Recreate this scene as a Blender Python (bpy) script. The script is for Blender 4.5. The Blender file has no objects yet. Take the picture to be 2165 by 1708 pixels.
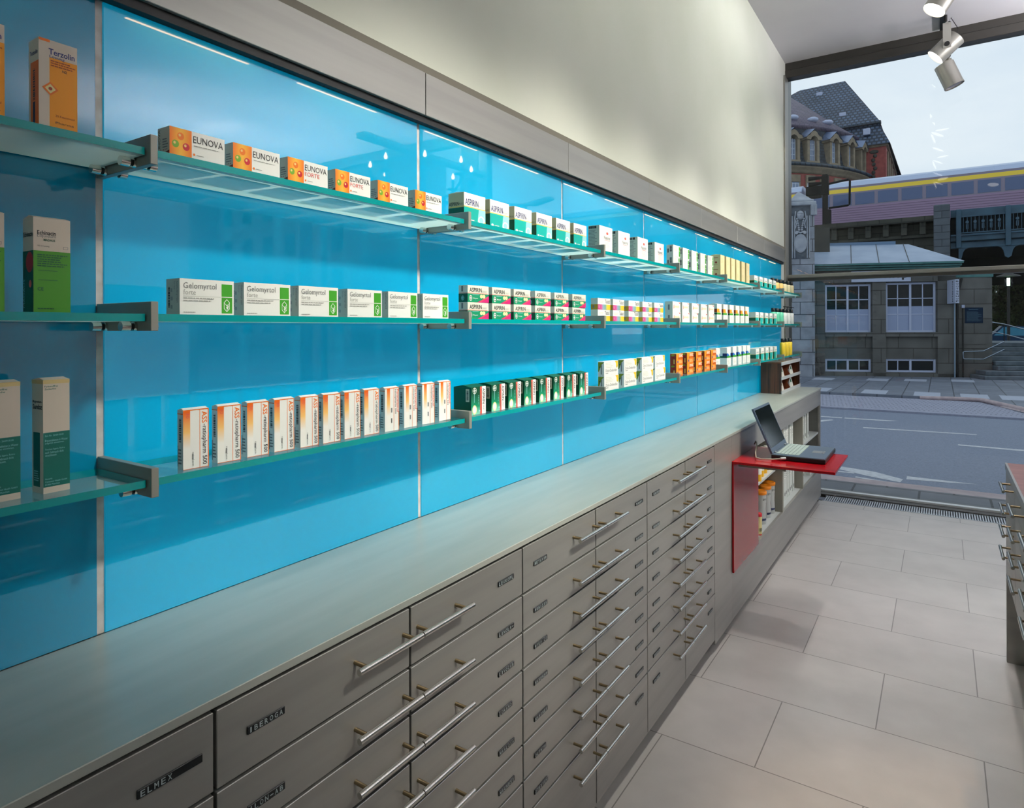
import bpy, bmesh, math, random
from mathutils import Vector, Matrix
random.seed(7)
sc = bpy.context.scene
COL = sc.collection
PI = math.pi

# ---------------------------------------------------------------- camera, sky, exposure
CAMX, EYE, FPX, YAW = 1.25, 1.56, 1369.0, math.atan2(906.5, 1369.0)
cd = bpy.data.cameras.new('camera')
cam = bpy.data.objects.new('camera', cd)
COL.objects.link(cam)
cd.sensor_width = 36.0
cd.sensor_fit = 'HORIZONTAL'
cd.lens = FPX / 2165 * 36.0
cd.shift_y = -161.0 / 2165
cd.clip_start, cd.clip_end = 0.05, 500
cam.matrix_world = Matrix.Translation((CAMX, 0, EYE)) @ (Matrix.Rotation(YAW, 4, 'Z') @ Matrix.Rotation(PI / 2, 4, 'X') @ Matrix.Rotation(-0.0035, 4, 'Z'))
sc.camera = cam
vs = sc.view_settings
vs.view_transform = 'Standard'
vs.look = 'None'
vs.gamma = 1
vs.use_curve_mapping = False
vs.exposure = 0.0
sc.cycles.use_denoising = True
sc.cycles.max_bounces = 10
sc.cycles.transparent_max_bounces = 24
sc.cycles.sample_clamp_indirect = 6.0
sc.cycles.caustics_reflective = False
sc.cycles.caustics_refractive = False


def lin(c):
    return tuple(((v / 255) / 12.92 if v / 255 <= 0.04045 else ((v / 255 + 0.055) / 1.055) ** 2.4) for v in c) + (1,)


w = bpy.data.worlds.new('sky')
sc.world = w
w.use_nodes = True
nt = w.node_tree
nt.nodes.clear()
o_ = nt.nodes.new('ShaderNodeOutputWorld')
bg = nt.nodes.new('ShaderNodeBackground')
tc = nt.nodes.new('ShaderNodeTexCoord')
mp = nt.nodes.new('ShaderNodeMapping')
mp.inputs['Scale'].default_value = (1, 1, 3.0)
nz = nt.nodes.new('ShaderNodeTexNoise')
nz.inputs['Scale'].default_value = 2.2
nz.inputs['Detail'].default_value = 6
nz.inputs['Roughness'].default_value = 0.5
cr = nt.nodes.new('ShaderNodeValToRGB')
cr.color_ramp.elements[0].position = 0.35
cr.color_ramp.elements[0].color = (0.62, 0.715, 0.84, 1)
cr.color_ramp.elements[1].position = 0.62
cr.color_ramp.elements[1].color = (0.80, 0.85, 0.915, 1)
nt.links.new(tc.outputs['Generated'], mp.inputs['Vector'])
nt.links.new(mp.outputs['Vector'], nz.inputs['Vector'])
nt.links.new(nz.outputs['Fac'], cr.inputs['Fac'])
nt.links.new(cr.outputs['Color'], bg.inputs['Color'])
nt.links.new(bg.outputs['Background'], o_.inputs['Surface'])
bg.inputs['Strength'].default_value = 1.14

# light levels (all belong to lamps built below, added ones included)
P_TRACK = 52.0      # each wall spot on the ceiling track
P_PANEL = 5.0      # ceiling panel luminaires in the room
P_NICHE = 0.06
P_FAR = 330.0      # spots of the second track, farther from the wall
P_UP = 300.0        # added unseen uplights that brighten the ceiling       # little downlights in the slot above the blue glass
WARMGREEN = (1.0, 0.98, 0.84)


# ---------------------------------------------------------------- materials
MATS = {}


def mat(name, rgb=(200, 200, 200), rough=0.5, metal=0.0, spec=0.5, emit=None, es=1.0, coat=0.0):
    if name in MATS:
        return MATS[name]
    m = bpy.data.materials.new(name)
    m.use_nodes = True
    b = m.node_tree.nodes['Principled BSDF']
    b.inputs['Base Color'].default_value = lin(rgb)
    b.inputs['Roughness'].default_value = rough
    b.inputs['Metallic'].default_value = metal
    b.inputs['Specular IOR Level'].default_value = spec
    b.inputs['Coat Weight'].default_value = coat
    if emit:
        b.inputs['Emission Color'].default_value = lin(emit)
        b.inputs['Emission Strength'].default_value = es
    m.diffuse_color = lin(rgb)
    MATS[name] = m
    return m


def nodes(m):
    t = m.node_tree
    return t, t.nodes, t.links, t.nodes['Principled BSDF']


def add_noise(m, scale, c1, c2, stretch=(1, 1, 1), detail=4, bump=0.0, lo=0.35, hi=0.65):
    t, N, L, b = nodes(m)
    tc = N.new('ShaderNodeTexCoord')
    mp = N.new('ShaderNodeMapping')
    mp.inputs['Scale'].default_value = stretch
    nz = N.new('ShaderNodeTexNoise')
    nz.inputs['Scale'].default_value = scale
    nz.inputs['Detail'].default_value = detail
    cr = N.new('ShaderNodeValToRGB')
    cr.color_ramp.elements[0].position = lo
    cr.color_ramp.elements[1].position = hi
    cr.color_ramp.elements[0].color = lin(c1)
    cr.color_ramp.elements[1].color = lin(c2)
    L.new(tc.outputs['Object'], mp.inputs['Vector'])
    L.new(mp.outputs['Vector'], nz.inputs['Vector'])
    L.new(nz.outputs['Fac'], cr.inputs['Fac'])
    L.new(cr.outputs['Color'], b.inputs['Base Color'])
    if bump:
        bp = N.new('ShaderNodeBump')
        bp.inputs['Strength'].default_value = bump
        bp.inputs['Distance'].default_value = 0.01
        L.new(nz.outputs['Fac'], bp.inputs['Height'])
        L.new(bp.outputs['Normal'], b.inputs['Normal'])
    return cr


def noisy(name, c1, c2, scale=6, rough=0.6, metal=0.0, stretch=(1, 1, 1), bump=0.0, spec=0.5, detail=4, lo=0.35, hi=0.65):
    if name in MATS:
        return MATS[name]
    m = mat(name, c1, rough, metal, spec)
    add_noise(m, scale, c1, c2, stretch, detail, bump, lo, hi)
    return m


def brick(name, c1, c2, mortar, bw, rh, ms, axes='xy', ang=0.0, rough=0.7, off=0.5, shift=(0, 0), spec=0.4, noise=(None, None), nscale=3, bump=0.0):
    """block / tile pattern laid in two chosen object axes"""
    m = mat(name, c1, rough, 0, spec)
    t, N, L, b = nodes(m)
    tc = N.new('ShaderNodeTexCoord')
    mp = N.new('ShaderNodeMapping')
    mp.inputs['Rotation'].default_value = (0, 0, -ang)
    sep = N.new('ShaderNodeSeparateXYZ')
    L.new(tc.outputs['Object'], mp.inputs['Vector'])
    L.new(mp.outputs['Vector'], sep.inputs[0])
    com = N.new('ShaderNodeCombineXYZ')
    for i, a in enumerate(axes):
        ad = N.new('ShaderNodeMath')
        ad.operation = 'ADD'
        ad.inputs[1].default_value = shift[i]
        L.new(sep.outputs['xyz'.index(a)], ad.inputs[0])
        L.new(ad.outputs[0], com.inputs[i])
    br = N.new('ShaderNodeTexBrick')
    br.inputs['Scale'].default_value = 1.0
    br.inputs['Brick Width'].default_value = bw
    br.inputs['Row Height'].default_value = rh
    br.inputs['Mortar Size'].default_value = ms
    br.inputs['Mortar Smooth'].default_value = 0.1
    br.offset = off
    br.inputs['Color1'].default_value = lin(c1)
    br.inputs['Color2'].default_value = lin(c2)
    br.inputs['Mortar'].default_value = lin(mortar)
    L.new(com.outputs[0], br.inputs['Vector'])
    nz = N.new('ShaderNodeTexNoise')
    nz.inputs['Scale'].default_value = nscale
    nz.inputs['Detail'].default_value = 8
    L.new(tc.outputs['Object'], nz.inputs['Vector'])
    mx = N.new('ShaderNodeMix')
    mx.data_type = 'RGBA'
    mx.blend_type = 'MULTIPLY'
    mx.inputs[0].default_value = 1.0
    cr = N.new('ShaderNodeValToRGB')
    lo, hi = noise if noise[0] else (0.8, 1.1)
    cr.color_ramp.elements[0].position = 0.3
    cr.color_ramp.elements[1].position = 0.7
    cr.color_ramp.elements[0].color = (lo, lo, lo, 1)
    cr.color_ramp.elements[1].color = (hi, hi, hi, 1)
    L.new(nz.outputs['Fac'], cr.inputs['Fac'])
    L.new(br.outputs['Color'], mx.inputs[6])
    L.new(cr.outputs['Color'], mx.inputs[7])
    L.new(mx.outputs[2], b.inputs['Base Color'])
    if bump:
        bp = N.new('ShaderNodeBump')
        bp.inputs['Strength'].default_value = bump
        bp.inputs['Distance'].default_value = 0.02
        bp.invert = True
        L.new(br.outputs['Fac'], bp.inputs['Height'])
        L.new(bp.outputs['Normal'], b.inputs['Normal'])
    return m


def glassmat(name, tint, refl=1.0, rough=0.0):
    m = mat(name, (200, 220, 220))
    t, N, L, b = nodes(m)
    tr = N.new('ShaderNodeBsdfTransparent')
    tr.inputs['Color'].default_value = (*tint, 1)
    gl = N.new('ShaderNodeBsdfGlossy')
    gl.inputs['Roughness'].default_value = rough
    gl.inputs['Color'].default_value = (1, 1, 1, 1)
    fr = N.new('ShaderNodeFresnel')
    fr.inputs['IOR'].default_value = 1.5
    mu = N.new('ShaderNodeMath')
    mu.operation = 'MULTIPLY'
    mu.inputs[1].default_value = refl
    mx = N.new('ShaderNodeMixShader')
    ge = N.new('ShaderNodeNewGeometry')
    inv = N.new('ShaderNodeMath')
    inv.operation = 'SUBTRACT'
    inv.inputs[0].default_value = 1.0
    mu2 = N.new('ShaderNodeMath')
    mu2.operation = 'MULTIPLY'
    L.new(ge.outputs['Backfacing'], inv.inputs[1])
    L.new(fr.outputs[0], mu.inputs[0])
    L.new(mu.outputs[0], mu2.inputs[0])
    L.new(inv.outputs[0], mu2.inputs[1])
    L.new(mu2.outputs[0], mx.inputs[0])
    L.new(tr.outputs[0], mx.inputs[1])
    L.new(gl.outputs[0], mx.inputs[2])
    L.new(mx.outputs[0], N['Material Output'].inputs['Surface'])
    return m


# paints, metals
WHITE = mat('paper_white', (242, 242, 238), 0.45)
m_wall = noisy('white_wall_paint', (226, 228, 216), (231, 232, 222), 2.0, 0.85)
m_ceil = noisy('ceiling_paint', (206, 204, 208), (212, 210, 213), 2.0, 0.9)
m_steel = noisy('satin_steel', (158, 156, 152), (170, 168, 163), 3.0, 0.38, 0.55, (1, 0.25, 6), spec=0.5)
m_top = noisy('matt_steel_worktop', (172, 176, 168), (182, 184, 176), 3.5, 0.30, 0.25, (6, 0.8, 1), spec=0.5)
m_alu = mat('brushed_aluminium', (165, 166, 165), 0.35, 0.75)
m_alud = mat('bracket_grey', (150, 150, 142), 0.42, 0.25)
m_chrome = mat('polished_steel', (222, 220, 214), 0.22, 1.0)
m_black = mat('black_gap', (10, 11, 12), 0.6)
m_rub = mat('black_rubber', (14, 14, 14), 0.5)
m_groove = mat('brown_grey_groove', (118, 112, 100), 0.6)
m_dark = mat('dark_bronze_profile', (74, 72, 68), 0.35, 0.5)
m_frame = mat('grey_window_frame', (150, 148, 140), 0.4, 0.4)
m_inner = mat('grey_laminate', (150, 148, 138), 0.5)
m_red = mat('red_lacquer', (176, 16, 26), 0.16, 0, 0.35)
m_blue = noisy('blue_glass_added_glow', (0, 142, 184), (0, 150, 192), 1.2, 0.02)
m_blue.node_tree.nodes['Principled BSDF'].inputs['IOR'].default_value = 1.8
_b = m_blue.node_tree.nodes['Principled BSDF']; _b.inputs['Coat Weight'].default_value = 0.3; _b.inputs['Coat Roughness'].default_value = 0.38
_b.inputs['Emission Color'].default_value = lin((0, 150, 190)); _b.inputs['Emission Strength'].default_value = 0.37   # even glow added to brighten the panels and wash out box shadows
m_blue0 = noisy('blue_glass_no_glow', (0, 142, 184), (0, 150, 192), 1.2, 0.02)  # same glass without the added glow, keeps the left panels darker
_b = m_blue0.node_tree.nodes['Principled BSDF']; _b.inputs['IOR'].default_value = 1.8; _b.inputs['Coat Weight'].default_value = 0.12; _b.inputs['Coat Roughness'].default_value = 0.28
m_strip = noisy('pale_seam_filler', (196, 186, 180), (222, 216, 214), 30, 0.5)
m_gtop = glassmat('shelf_glass_clear', (0.90, 0.97, 0.955), 1.0)
m_edge = mat('shelf_glass_edge', (0, 152, 154), 0.12, 0, 0.6)
m_pane = glassmat('window_glass', (0.93, 0.96, 0.96), 1.0)
# frosted shelf underside: lets light through and scatters it
m_frost = mat('shelf_glass_frosted', (190, 225, 220), 0.5)
t, N, L, b = nodes(m_frost)
_tr = N.new('ShaderNodeBsdfTransparent'); _tr.inputs['Color'].default_value = (0.72, 0.90, 0.90, 1)
_tl = N.new('ShaderNodeBsdfTranslucent'); _tl.inputs['Color'].default_value = (0.80, 0.98, 0.95, 1)
_df = N.new('ShaderNodeBsdfDiffuse'); _df.inputs['Color'].default_value = (0.62, 0.84, 0.82, 1)
_m1 = N.new('ShaderNodeMixShader'); _m1.inputs[0].default_value = 0.30
_m2 = N.new('ShaderNodeMixShader'); _m2.inputs[0].default_value = 0.84
L.new(_tl.outputs[0], _m1.inputs[1]); L.new(_df.outputs[0], _m1.inputs[2])
L.new(_tr.outputs[0], _m2.inputs[1]); L.new(_m1.outputs[0], _m2.inputs[2])
L.new(_m2.outputs[0], N['Material Output'].inputs['Surface'])
# walnut
m_wood = noisy('walnut_veneer', (52, 30, 18), (104, 62, 38), 5.0, 0.4, 0, (14, 14, 0.5), detail=6)
m_cop = noisy('reddish_wood_top', (120, 74, 70), (142, 92, 86), 4.0, 0.3, 0, (1, 6, 1))
m_lamp = mat('lamp_body_grey', (176, 174, 166), 0.35, 0.4)
m_lens = mat('lit_lens', (255, 255, 250), 0.3, emit=(255, 250, 238), es=4.0)
m_lensoff = mat('unlit_lens', (190, 186, 200), 0.1, 0.3)
m_panel = mat('lit_diffuser', (255, 255, 250), 0.4, emit=(238, 246, 240), es=2.5)


# ---------------------------------------------------------------- mesh helpers
W0 = {}


class MB:
    def __init__(s):
        s.v, s.f, s.m, s.s, s.mats = [], [], [], [], []

    def add(s, verts, faces, material, smooth=False):
        if material not in s.mats:
            s.mats.append(material)
        k = s.mats.index(material)
        n = len(s.v)
        s.v += [tuple(p) for p in verts]
        for f in faces:
            s.f.append([i + n for i in f])
            s.m.append(k)
            s.s.append(smooth)
        return s

    def box(s, x0, x1, y0, y1, z0, z1, material, bev=0.0, fm=None):
        fm = fm or {}
        if bev:
            bm = bmesh.new()
            bmesh.ops.create_cube(bm, size=1)
            for v in bm.verts:
                v.co = Vector((x0 if v.co.x < 0 else x1, y0 if v.co.y < 0 else y1, z0 if v.co.z < 0 else z1))
            bmesh.ops.bevel(bm, geom=bm.edges[:], offset=bev, segments=1, affect='EDGES')
            bm.verts.index_update()
            s.add([v.co[:] for v in bm.verts], [[v.index for v in f.verts] for f in bm.faces], material)
            bm.free()
            return s
        V = [(x, y, z) for x in (x0, x1) for y in (y0, y1) for z in (z0, z1)]
        F = {'-x': [0, 1, 3, 2], '+x': [4, 6, 7, 5], '-y': [0, 4, 5, 1], '+y': [2, 3, 7, 6], '-z': [0, 2, 6, 4], '+z': [1, 5, 7, 3]}
        for k, f in F.items():
            s.add([V[i] for i in f], [[0, 1, 2, 3]], fm.get(k, material))
        return s

    def cyl(s, p0, p1, r, material, n=16, r1=None, cap=True, smooth=True):
        p0, p1 = Vector(p0), Vector(p1)
        r1 = r if r1 is None else r1
        d = (p1 - p0).normalized()
        a = d.orthogonal().normalized()
        c = d.cross(a)
        ring = lambda p, q: [p + (a * math.cos(2 * PI * i / n) + c * math.sin(2 * PI * i / n)) * q for i in range(n)]
        V = ring(p0, r) + ring(p1, r1)
        s.add(V, [[i, (i + 1) % n, n + (i + 1) % n, n + i] for i in range(n)], material, smooth)
        if cap:
            s.add(V[:n], [list(range(n))[::-1]], material)
            s.add(V[n:], [list(range(n))], material)
        return s

    def lathe(s, prof, cx, cy, cz, material, n=20, sx=1.0, sy=1.0, smooth=True):
        V = []
        for r, z in prof:
            V += [(cx + r * sx * math.cos(2 * PI * i / n), cy + r * sy * math.sin(2 * PI * i / n), cz + z) for i in range(n)]
        F = []
        for k in range(len(prof) - 1):
            for i in range(n):
                F.append([k * n + i, k * n + (i + 1) % n, (k + 1) * n + (i + 1) % n, (k + 1) * n + i])
        s.add(V, F, material, smooth)
        s.add(V[:n], [list(range(n))[::-1]], material)
        s.add(V[-n:], [list(range(n))], material)
        return s

    def tube(s, pts, r, material, n=8):
        pts = [Vector(p) for p in pts]
        V, prev = [], None
        for i, p in enumerate(pts):
            d = (pts[min(i + 1, len(pts) - 1)] - pts[max(i - 1, 0)]).normalized()
            a = d.orthogonal().normalized() if prev is None else (prev - d * prev.dot(d)).normalized()
            prev = a
            c = d.cross(a)
            V += [p + (a * math.cos(2 * PI * k / n) + c * math.sin(2 * PI * k / n)) * r for k in range(n)]
        F = []
        for j in range(len(pts) - 1):
            for k in range(n):
                F.append([j * n + k, j * n + (k + 1) % n, (j + 1) * n + (k + 1) % n, (j + 1) * n + k])
        s.add(V, F, material, True)
        s.add(V[:n], [list(range(n))[::-1]], material)
        s.add(V[-n:], [list(range(n))], material)
        return s

    def extrude(s, poly, fn, h0, h1, material):
        """poly of (a,b); fn(a,b,h) -> point"""
        n = len(poly)
        V = [fn(a, b_, h0) for a, b_ in poly] + [fn(a, b_, h1) for a, b_ in poly]
        s.add(V, [list(range(n))[::-1], [n + i for i in range(n)]] + [[i, (i + 1) % n, n + (i + 1) % n, n + i] for i in range(n)], material)
        return s

    def ball(s, c, rx, ry, rz, material, n=12, m=8):
        prof = [(math.sin(PI * k / m), -math.cos(PI * k / m)) for k in range(m + 1)]
        prof[0] = (0.02, -1)
        prof[-1] = (0.02, 1)
        V = []
        for r, z in prof:
            V += [(c[0] + rx * r * math.cos(2 * PI * i / n), c[1] + ry * r * math.sin(2 * PI * i / n), c[2] + rz * z) for i in range(n)]
        F = [[k * n + i, k * n + (i + 1) % n, (k + 1) * n + (i + 1) % n, (k + 1) * n + i] for k in range(m) for i in range(n)]
        s.add(V, F, material, True)
        return s

    def xf(s, fn):
        s.v = [tuple(fn(*p)) for p in s.v]
        return s

    def build(s, name, parent=None, base=None, fix=False):
        xs, ys, zs = zip(*s.v)
        if base is None:
            base = ((min(xs) + max(xs)) / 2, (min(ys) + max(ys)) / 2, min(zs))
        me = bpy.data.meshes.new(name)
        me.from_pydata([(x - base[0], y - base[1], z - base[2]) for x, y, z in s.v], [], s.f)
        for m_ in s.mats:
            me.materials.append(m_)
        me.polygons.foreach_set('material_index', s.m)
        me.polygons.foreach_set('use_smooth', s.s)
        me.update()
        if fix:
            bm = bmesh.new(); bm.from_mesh(me)
            bmesh.ops.recalc_face_normals(bm, faces=bm.faces[:])
            bm.to_mesh(me); bm.free()
        o = bpy.data.objects.new(name, me)
        COL.objects.link(o)
        W0[o.name] = Vector(base)
        if parent:
            o.parent = parent
            o.location = Vector(base) - W0[parent.name]
        else:
            o.location = base
        return o


def tag(o, label, cat, group=None, kind=None):
    if label: o['label'] = label
    if cat: o['category'] = cat
    if group: o['group'] = group
    if kind: o['kind'] = kind
    return o


def thing(name, label, cat, loc=(0, 0, 0), group=None):
    o = bpy.data.objects.new(name, None)
    o.empty_display_size = 0.05
    COL.objects.link(o)
    o.location = loc
    W0[o.name] = Vector(loc)
    return tag(o, label, cat, group)


def struct(o, label=None):
    o['kind'] = 'structure'
    if label: o['label'] = label
    return o


def dup(o, loc=None, parent=None):
    c = o.copy()
    COL.objects.link(c)
    if parent: c.parent = parent
    if loc is not None: c.location = loc
    W0[c.name] = Vector(loc) if loc is not None else Vector((0, 0, 0))
    for ch in [x for x in o.children]:
        if x_is_light(ch): continue
        dup(ch, None, c)
    return c


def x_is_light(o):
    return o.type == 'LIGHT'


# ---------------------------------------------------------------- lettering
_TC = {}


def text2d(s, bold=0.0, spacing=1.0):
    k = (s, bold, spacing)
    if k in _TC: return _TC[k]
    cu = bpy.data.curves.new('t', 'FONT')
    cu.body = s
    cu.size = 1
    cu.resolution_u = 2
    cu.fill_mode = 'FRONT'
    cu.offset = bold
    cu.space_character = spacing
    o = bpy.data.objects.new('t', cu)
    COL.objects.link(o)
    dg = bpy.context.evaluated_depsgraph_get()
    dg.update()
    me = bpy.data.meshes.new_from_object(o.evaluated_get(dg))
    V = [(v.co.x, v.co.y) for v in me.vertices]
    F = [list(p.vertices) for p in me.polygons]
    bpy.data.objects.remove(o)
    bpy.data.curves.remove(cu)
    bpy.data.meshes.remove(me)
    if not V: V, F = [(0, 0), (1, 0), (1, 1)], []
    x0, x1 = min(p[0] for p in V), max(p[0] for p in V)
    y0, y1 = min(p[1] for p in V), max(p[1] for p in V)
    V = [((x - x0) / (x1 - x0 + 1e-9), (y - y0) / (y1 - y0 + 1e-9)) for x, y in V]
    _TC[k] = (V, F)
    return _TC[k]


def put_text(mb, s, fn, a0, b0, a1, b1, m, rot=0, bold=0.0):
    """fills the rectangle a0..a1 x b0..b1 with the word; fn(a,b) -> point"""
    V, F = text2d(s, bold)
    if rot == 0:
        P = [fn(a0 + x * (a1 - a0), b0 + y * (b1 - b0)) for x, y in V]
    elif rot == -90:
        P = [fn(a0 + y * (a1 - a0), b1 - x * (b1 - b0)) for x, y in V]
    else:
        P = [fn(a1 - y * (a1 - a0), b0 + x * (b1 - b0)) for x, y in V]
    mb.add(P, F, m)


def disc(a, b, ra, rb, n=20):
    return [(a + ra * math.cos(2 * PI * i / n), b + rb * math.sin(2 * PI * i / n)) for i in range(n)]


def decals(mb, ops, mk):
    """mk(off) -> fn(a,b) with a,b in 0..1 over one face"""
    for i, op in enumerate(ops):
        fn = mk(0.0002 + 0.00006 * i)
        k = op[0]
        if k == 'r':
            _, a0, b0, a1, b1, m = op
            mb.add([fn(a0, b0), fn(a1, b0), fn(a1, b1), fn(a0, b1)], [[0, 1, 2, 3]], m)
        elif k == 't':
            _, s, a0, b0, a1, b1, m = op[:7]
            rot = op[7] if len(op) > 7 else 0
            bold = op[8] if len(op) > 8 else 0.0
            put_text(mb, s, fn, a0, b0, a1, b1, m, rot, bold)
        elif k == 'c':
            _, a, b, ra, rb, m = op
            P = disc(a, b, ra, rb)
            mb.add([fn(*p) for p in P], [list(range(len(P)))], m)
        elif k == 'p':
            _, P, m = op
            mb.add([fn(*p) for p in P], [list(range(len(P)))], m)
        elif k == 'bar':          # stripes of a bar code, running along b
            _, a0, b0, a1, b1, m = op
            rr = random.Random(3)
            b = b0
            while b < b1:
                h = (b1 - b0) * rr.choice((0.02, 0.03, 0.05))
                mb.add([fn(a0, b), fn(a1, b), fn(a1, min(b + h, b1)), fn(a0, min(b + h, b1))], [[0, 1, 2, 3]], m)
                b += h + (b1 - b0) * rr.choice((0.015, 0.03))
        elif k == 'lines':        # rows of fine print
            _, a0, b0, a1, b1, n, m = op
            rr = random.Random(5)
            for j in range(n):
                bb = b0 + (b1 - b0) * (j + 0.5) / n
                hh = (b1 - b0) / n * 0.22
                aa = a0
                end = a0 + (a1 - a0) * rr.uniform(0.7, 1.0)
                while aa < end:
                    ww = (a1 - a0) * rr.uniform(0.05, 0.16)
                    mb.add([fn(aa, bb - hh), fn(min(aa + ww, end), bb - hh), fn(min(aa + ww, end), bb + hh), fn(aa, bb + hh)], [[0, 1, 2, 3]], m)
                    aa += ww + (a1 - a0) * 0.02


def pbox(name, wd, d, h, base=None, front=(), side=(), fm=None, flap=None):
    """carton: front at local x=0 facing +x, left edge at y=0, bottom at z=0"""
    mb = MB()
    mb.box(-d, 0, 0, wd, 0, h, base or WHITE, 0, fm)
    decals(mb, front, lambda off: (lambda a, b: (off, a * wd, b * h)))
    decals(mb, side, lambda off: (lambda a, b: (-d + a * d, -off, b * h)))
    if flap:
        mb.add([(-d, 0.001, h + .0002), (0, 0.001, h + .0002), (0, wd - .001, h + .0002), (-d, wd - .001, h + .0002), (-d / 2, 0.001, h + flap), (-d / 2, wd - .001, h + flap)],
               [[0, 1, 4], [1, 2, 5, 4], [2, 3, 5], [3, 0, 4, 5]], base or WHITE)
    return mb.build(name, base=(0, 0, 0))


ORD = ['first', 'second', 'third', 'fourth', 'fifth', 'sixth', 'seventh', 'eighth', 'ninth', 'tenth', 'eleventh', 'twelfth']


def row(proto, ys, x, z, desc, tail, group, cat='box', stack=0, hh=0.0, yaw=None, used=None):
    """places copies of proto, one per y (and a second layer when stack), each with its own label"""
    first = used is None
    out = []
    n = len(ys)
    for lv in range(2 if stack else 1):
        for i, y in enumerate(ys):
            o = proto if first else dup(proto)
            first = False
            zz = z + lv * hh
            o.location = (x[i] if isinstance(x, (list, tuple)) else x, y, zz)
            a = random.uniform(-1.3, 1.3) if yaw is None else yaw
            o.rotation_euler = (0, 0, math.radians(a))
            if n == 1: pos = 'only'
            else: pos = ORD[i] + ' from left' if i < n - 1 else 'last on the right'
            lay = ''
            if stack: lay = ', upper layer' if lv else ', lower layer'
            lab = '%s, %s %s%s' % (desc, pos, tail, lay)
            tag(o, lab, cat, group)
            out.append(o)
    return out

# ================================================================ THE ROOM
YW = 6.75                    # plane of the street window
CEIL = 4.11
RX, BY = 10.2, -3.6          # right wall, back wall
SEAM = [0.5575 + 0.8475 * k for k in range(-3, 7)]      # joints between the blue glass panels
YEND = 6.476

m_floor = brick('limestone_tiles', (202, 196, 192), (208, 202, 198), (140, 134, 130), 0.68, 0.482, 0.0022, 'xy', rough=0.33, shift=(-1.135 + 0.34 + 6.8, -2.922 + 9.64), noise=(0.90, 1.04), nscale=5)
struct(MB().box(-0.2, RX, BY, YW - 0.37, -0.12, 0, m_floor).build('floor'), 'pale limestone tile floor in running bond')
struct(MB().box(-0.2, RX + .2, BY - .2, YW + 0.1, CEIL, CEIL + 0.2, m_ceil).build('ceiling'))
mb = MB()
mb.box(-0.25, -0.012, BY, YW, 0, 2.312, m_wall)
mb.box(-0.25, 0.0, BY, YW, 2.312, CEIL, m_wall)
mb.box(-0.012, 0.0, YEND + .004, YW, 0, 2.312, m_wall)
struct(mb.build('wall_left'))
struct(MB().box(RX, RX + .2, BY, YW, 0, CEIL, m_wall).build('wall_right'))
struct(MB().box(-0.25, RX + .2, BY - .2, BY, 0, CEIL, m_wall).build('wall_back'))
struct(MB().box(0.0, 0.012, BY, 6.60, 2.289, 2.318, m_groove).build('trim_1'))
struct(MB().box(0.0, 0.02, BY, 6.49, 2.147, 2.166, m_black).build('trim_2'))

# fascia plates over the glass
fy = [0.555 + 0.8475 * k for k in range(-4, 7)] + [6.49]
for i in range(len(fy) - 1):
    o = MB().box(0.0, 0.03, fy[i] + .0015, fy[i + 1] - .0015, 2.166, 2.287, m_steel, 0.0012).build('fascia_panel')
    tag(o, 'grey steel fascia plate over the blue glass, %s from the window' % ORD[len(fy) - 2 - i], 'panel', 'steel fascia plates above the glass')

# blue back painted glass
py = [-2.8325, -1.985, -1.1375, -0.29] + [0.5575 + 0.8475 * k for k in range(7)]
py = [0.5575 + 0.8475 * k for k in range(-4, 7)] + [YEND + .007]
for i in range(len(py) - 1):
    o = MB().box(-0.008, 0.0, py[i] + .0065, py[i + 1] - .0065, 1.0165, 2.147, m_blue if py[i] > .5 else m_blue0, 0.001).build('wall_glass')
    tag(o, 'tall blue glass wall panel behind the shelves, %s from the window' % ORD[len(py) - 2 - i], 'panel', 'blue glass wall panels')
for k in range(11):
    y = 0.5575 + 0.8475 * (k - 4)
    struct(MB().box(-0.0118, -0.0035, y - .0075, y + .0075, 1.0165, 2.147, m_strip).build('trim_%d' % (3 + k)))

# slot downlights above the glass
for k in range(-1, 7):
    for j in (0.22, 0.68):
        y = 0.5575 + 0.8475 * (k - 0) + j * 0.8475
        if y > 6.4: continue
        d_ = bpy.data.lights.new('slot_downlight', 'AREA')
        d_.energy = P_NICHE; d_.color = (1.0, 0.55, 0.25); d_.shape = 'RECTANGLE'; d_.size = .008; d_.size_y = .26
        lo_ = bpy.data.objects.new('slot_downlight', d_); COL.objects.link(lo_)
        lo_.location = (0.026, y, 2.1455)

# street window wall: three windows with pillars between
def window(n, x0, x1):
    t = bpy.data.objects.new('window_%d' % n, None); COL.objects.link(t); t.location = (x0, YW, 0); W0[t.name] = Vector((x0, YW, 0))
    t['kind'] = 'structure'
    MB().box(x0, x1, YW - .06, YW + .06, 3.965, 4.04, m_dark, .004).build('head_bar', t)
    mb = MB().box(x0, x1, YW - .045, YW + .03, 2.028, 2.062, m_frame, .006)
    mb.box(x0, x1, YW - .03, YW + .03, 2.0, 2.028, m_dark)
    mb.build('transom', t)
    mb = MB().box(x0 + .012, x1, YW - .055, YW + .0, .0, .03, mat('sill_bright_aluminium', (226, 230, 232), .35, .1), .003)
    mb.box(x0 + .012, x1, YW - .16, YW - .055, -.02, .012, mat('sill_dark', (44, 40, 36), .5), .003)
    mb.box(x0, x1, YW + .0, YW + .06, -.05, .022, m_dark)
    mb.build('sill', t)
    MB().box(x0, x0 + .014, YW - .14, YW + .02, 0, 3.97, m_frame, .002).build('jamb', t)
    MB().box(x1 - .014, x1, YW - .14, YW + .02, 0, 3.97, m_frame, .002).build('jamb', t)
    MB().box(x0 + .012, x1 - .012, YW + .002, YW + .006, 0.02, 3.97, m_pane).build('pane', t)
window(1, 0.0, 3.62)
window(2, 3.92, 6.8)
window(3, 7.1, RX)
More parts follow.
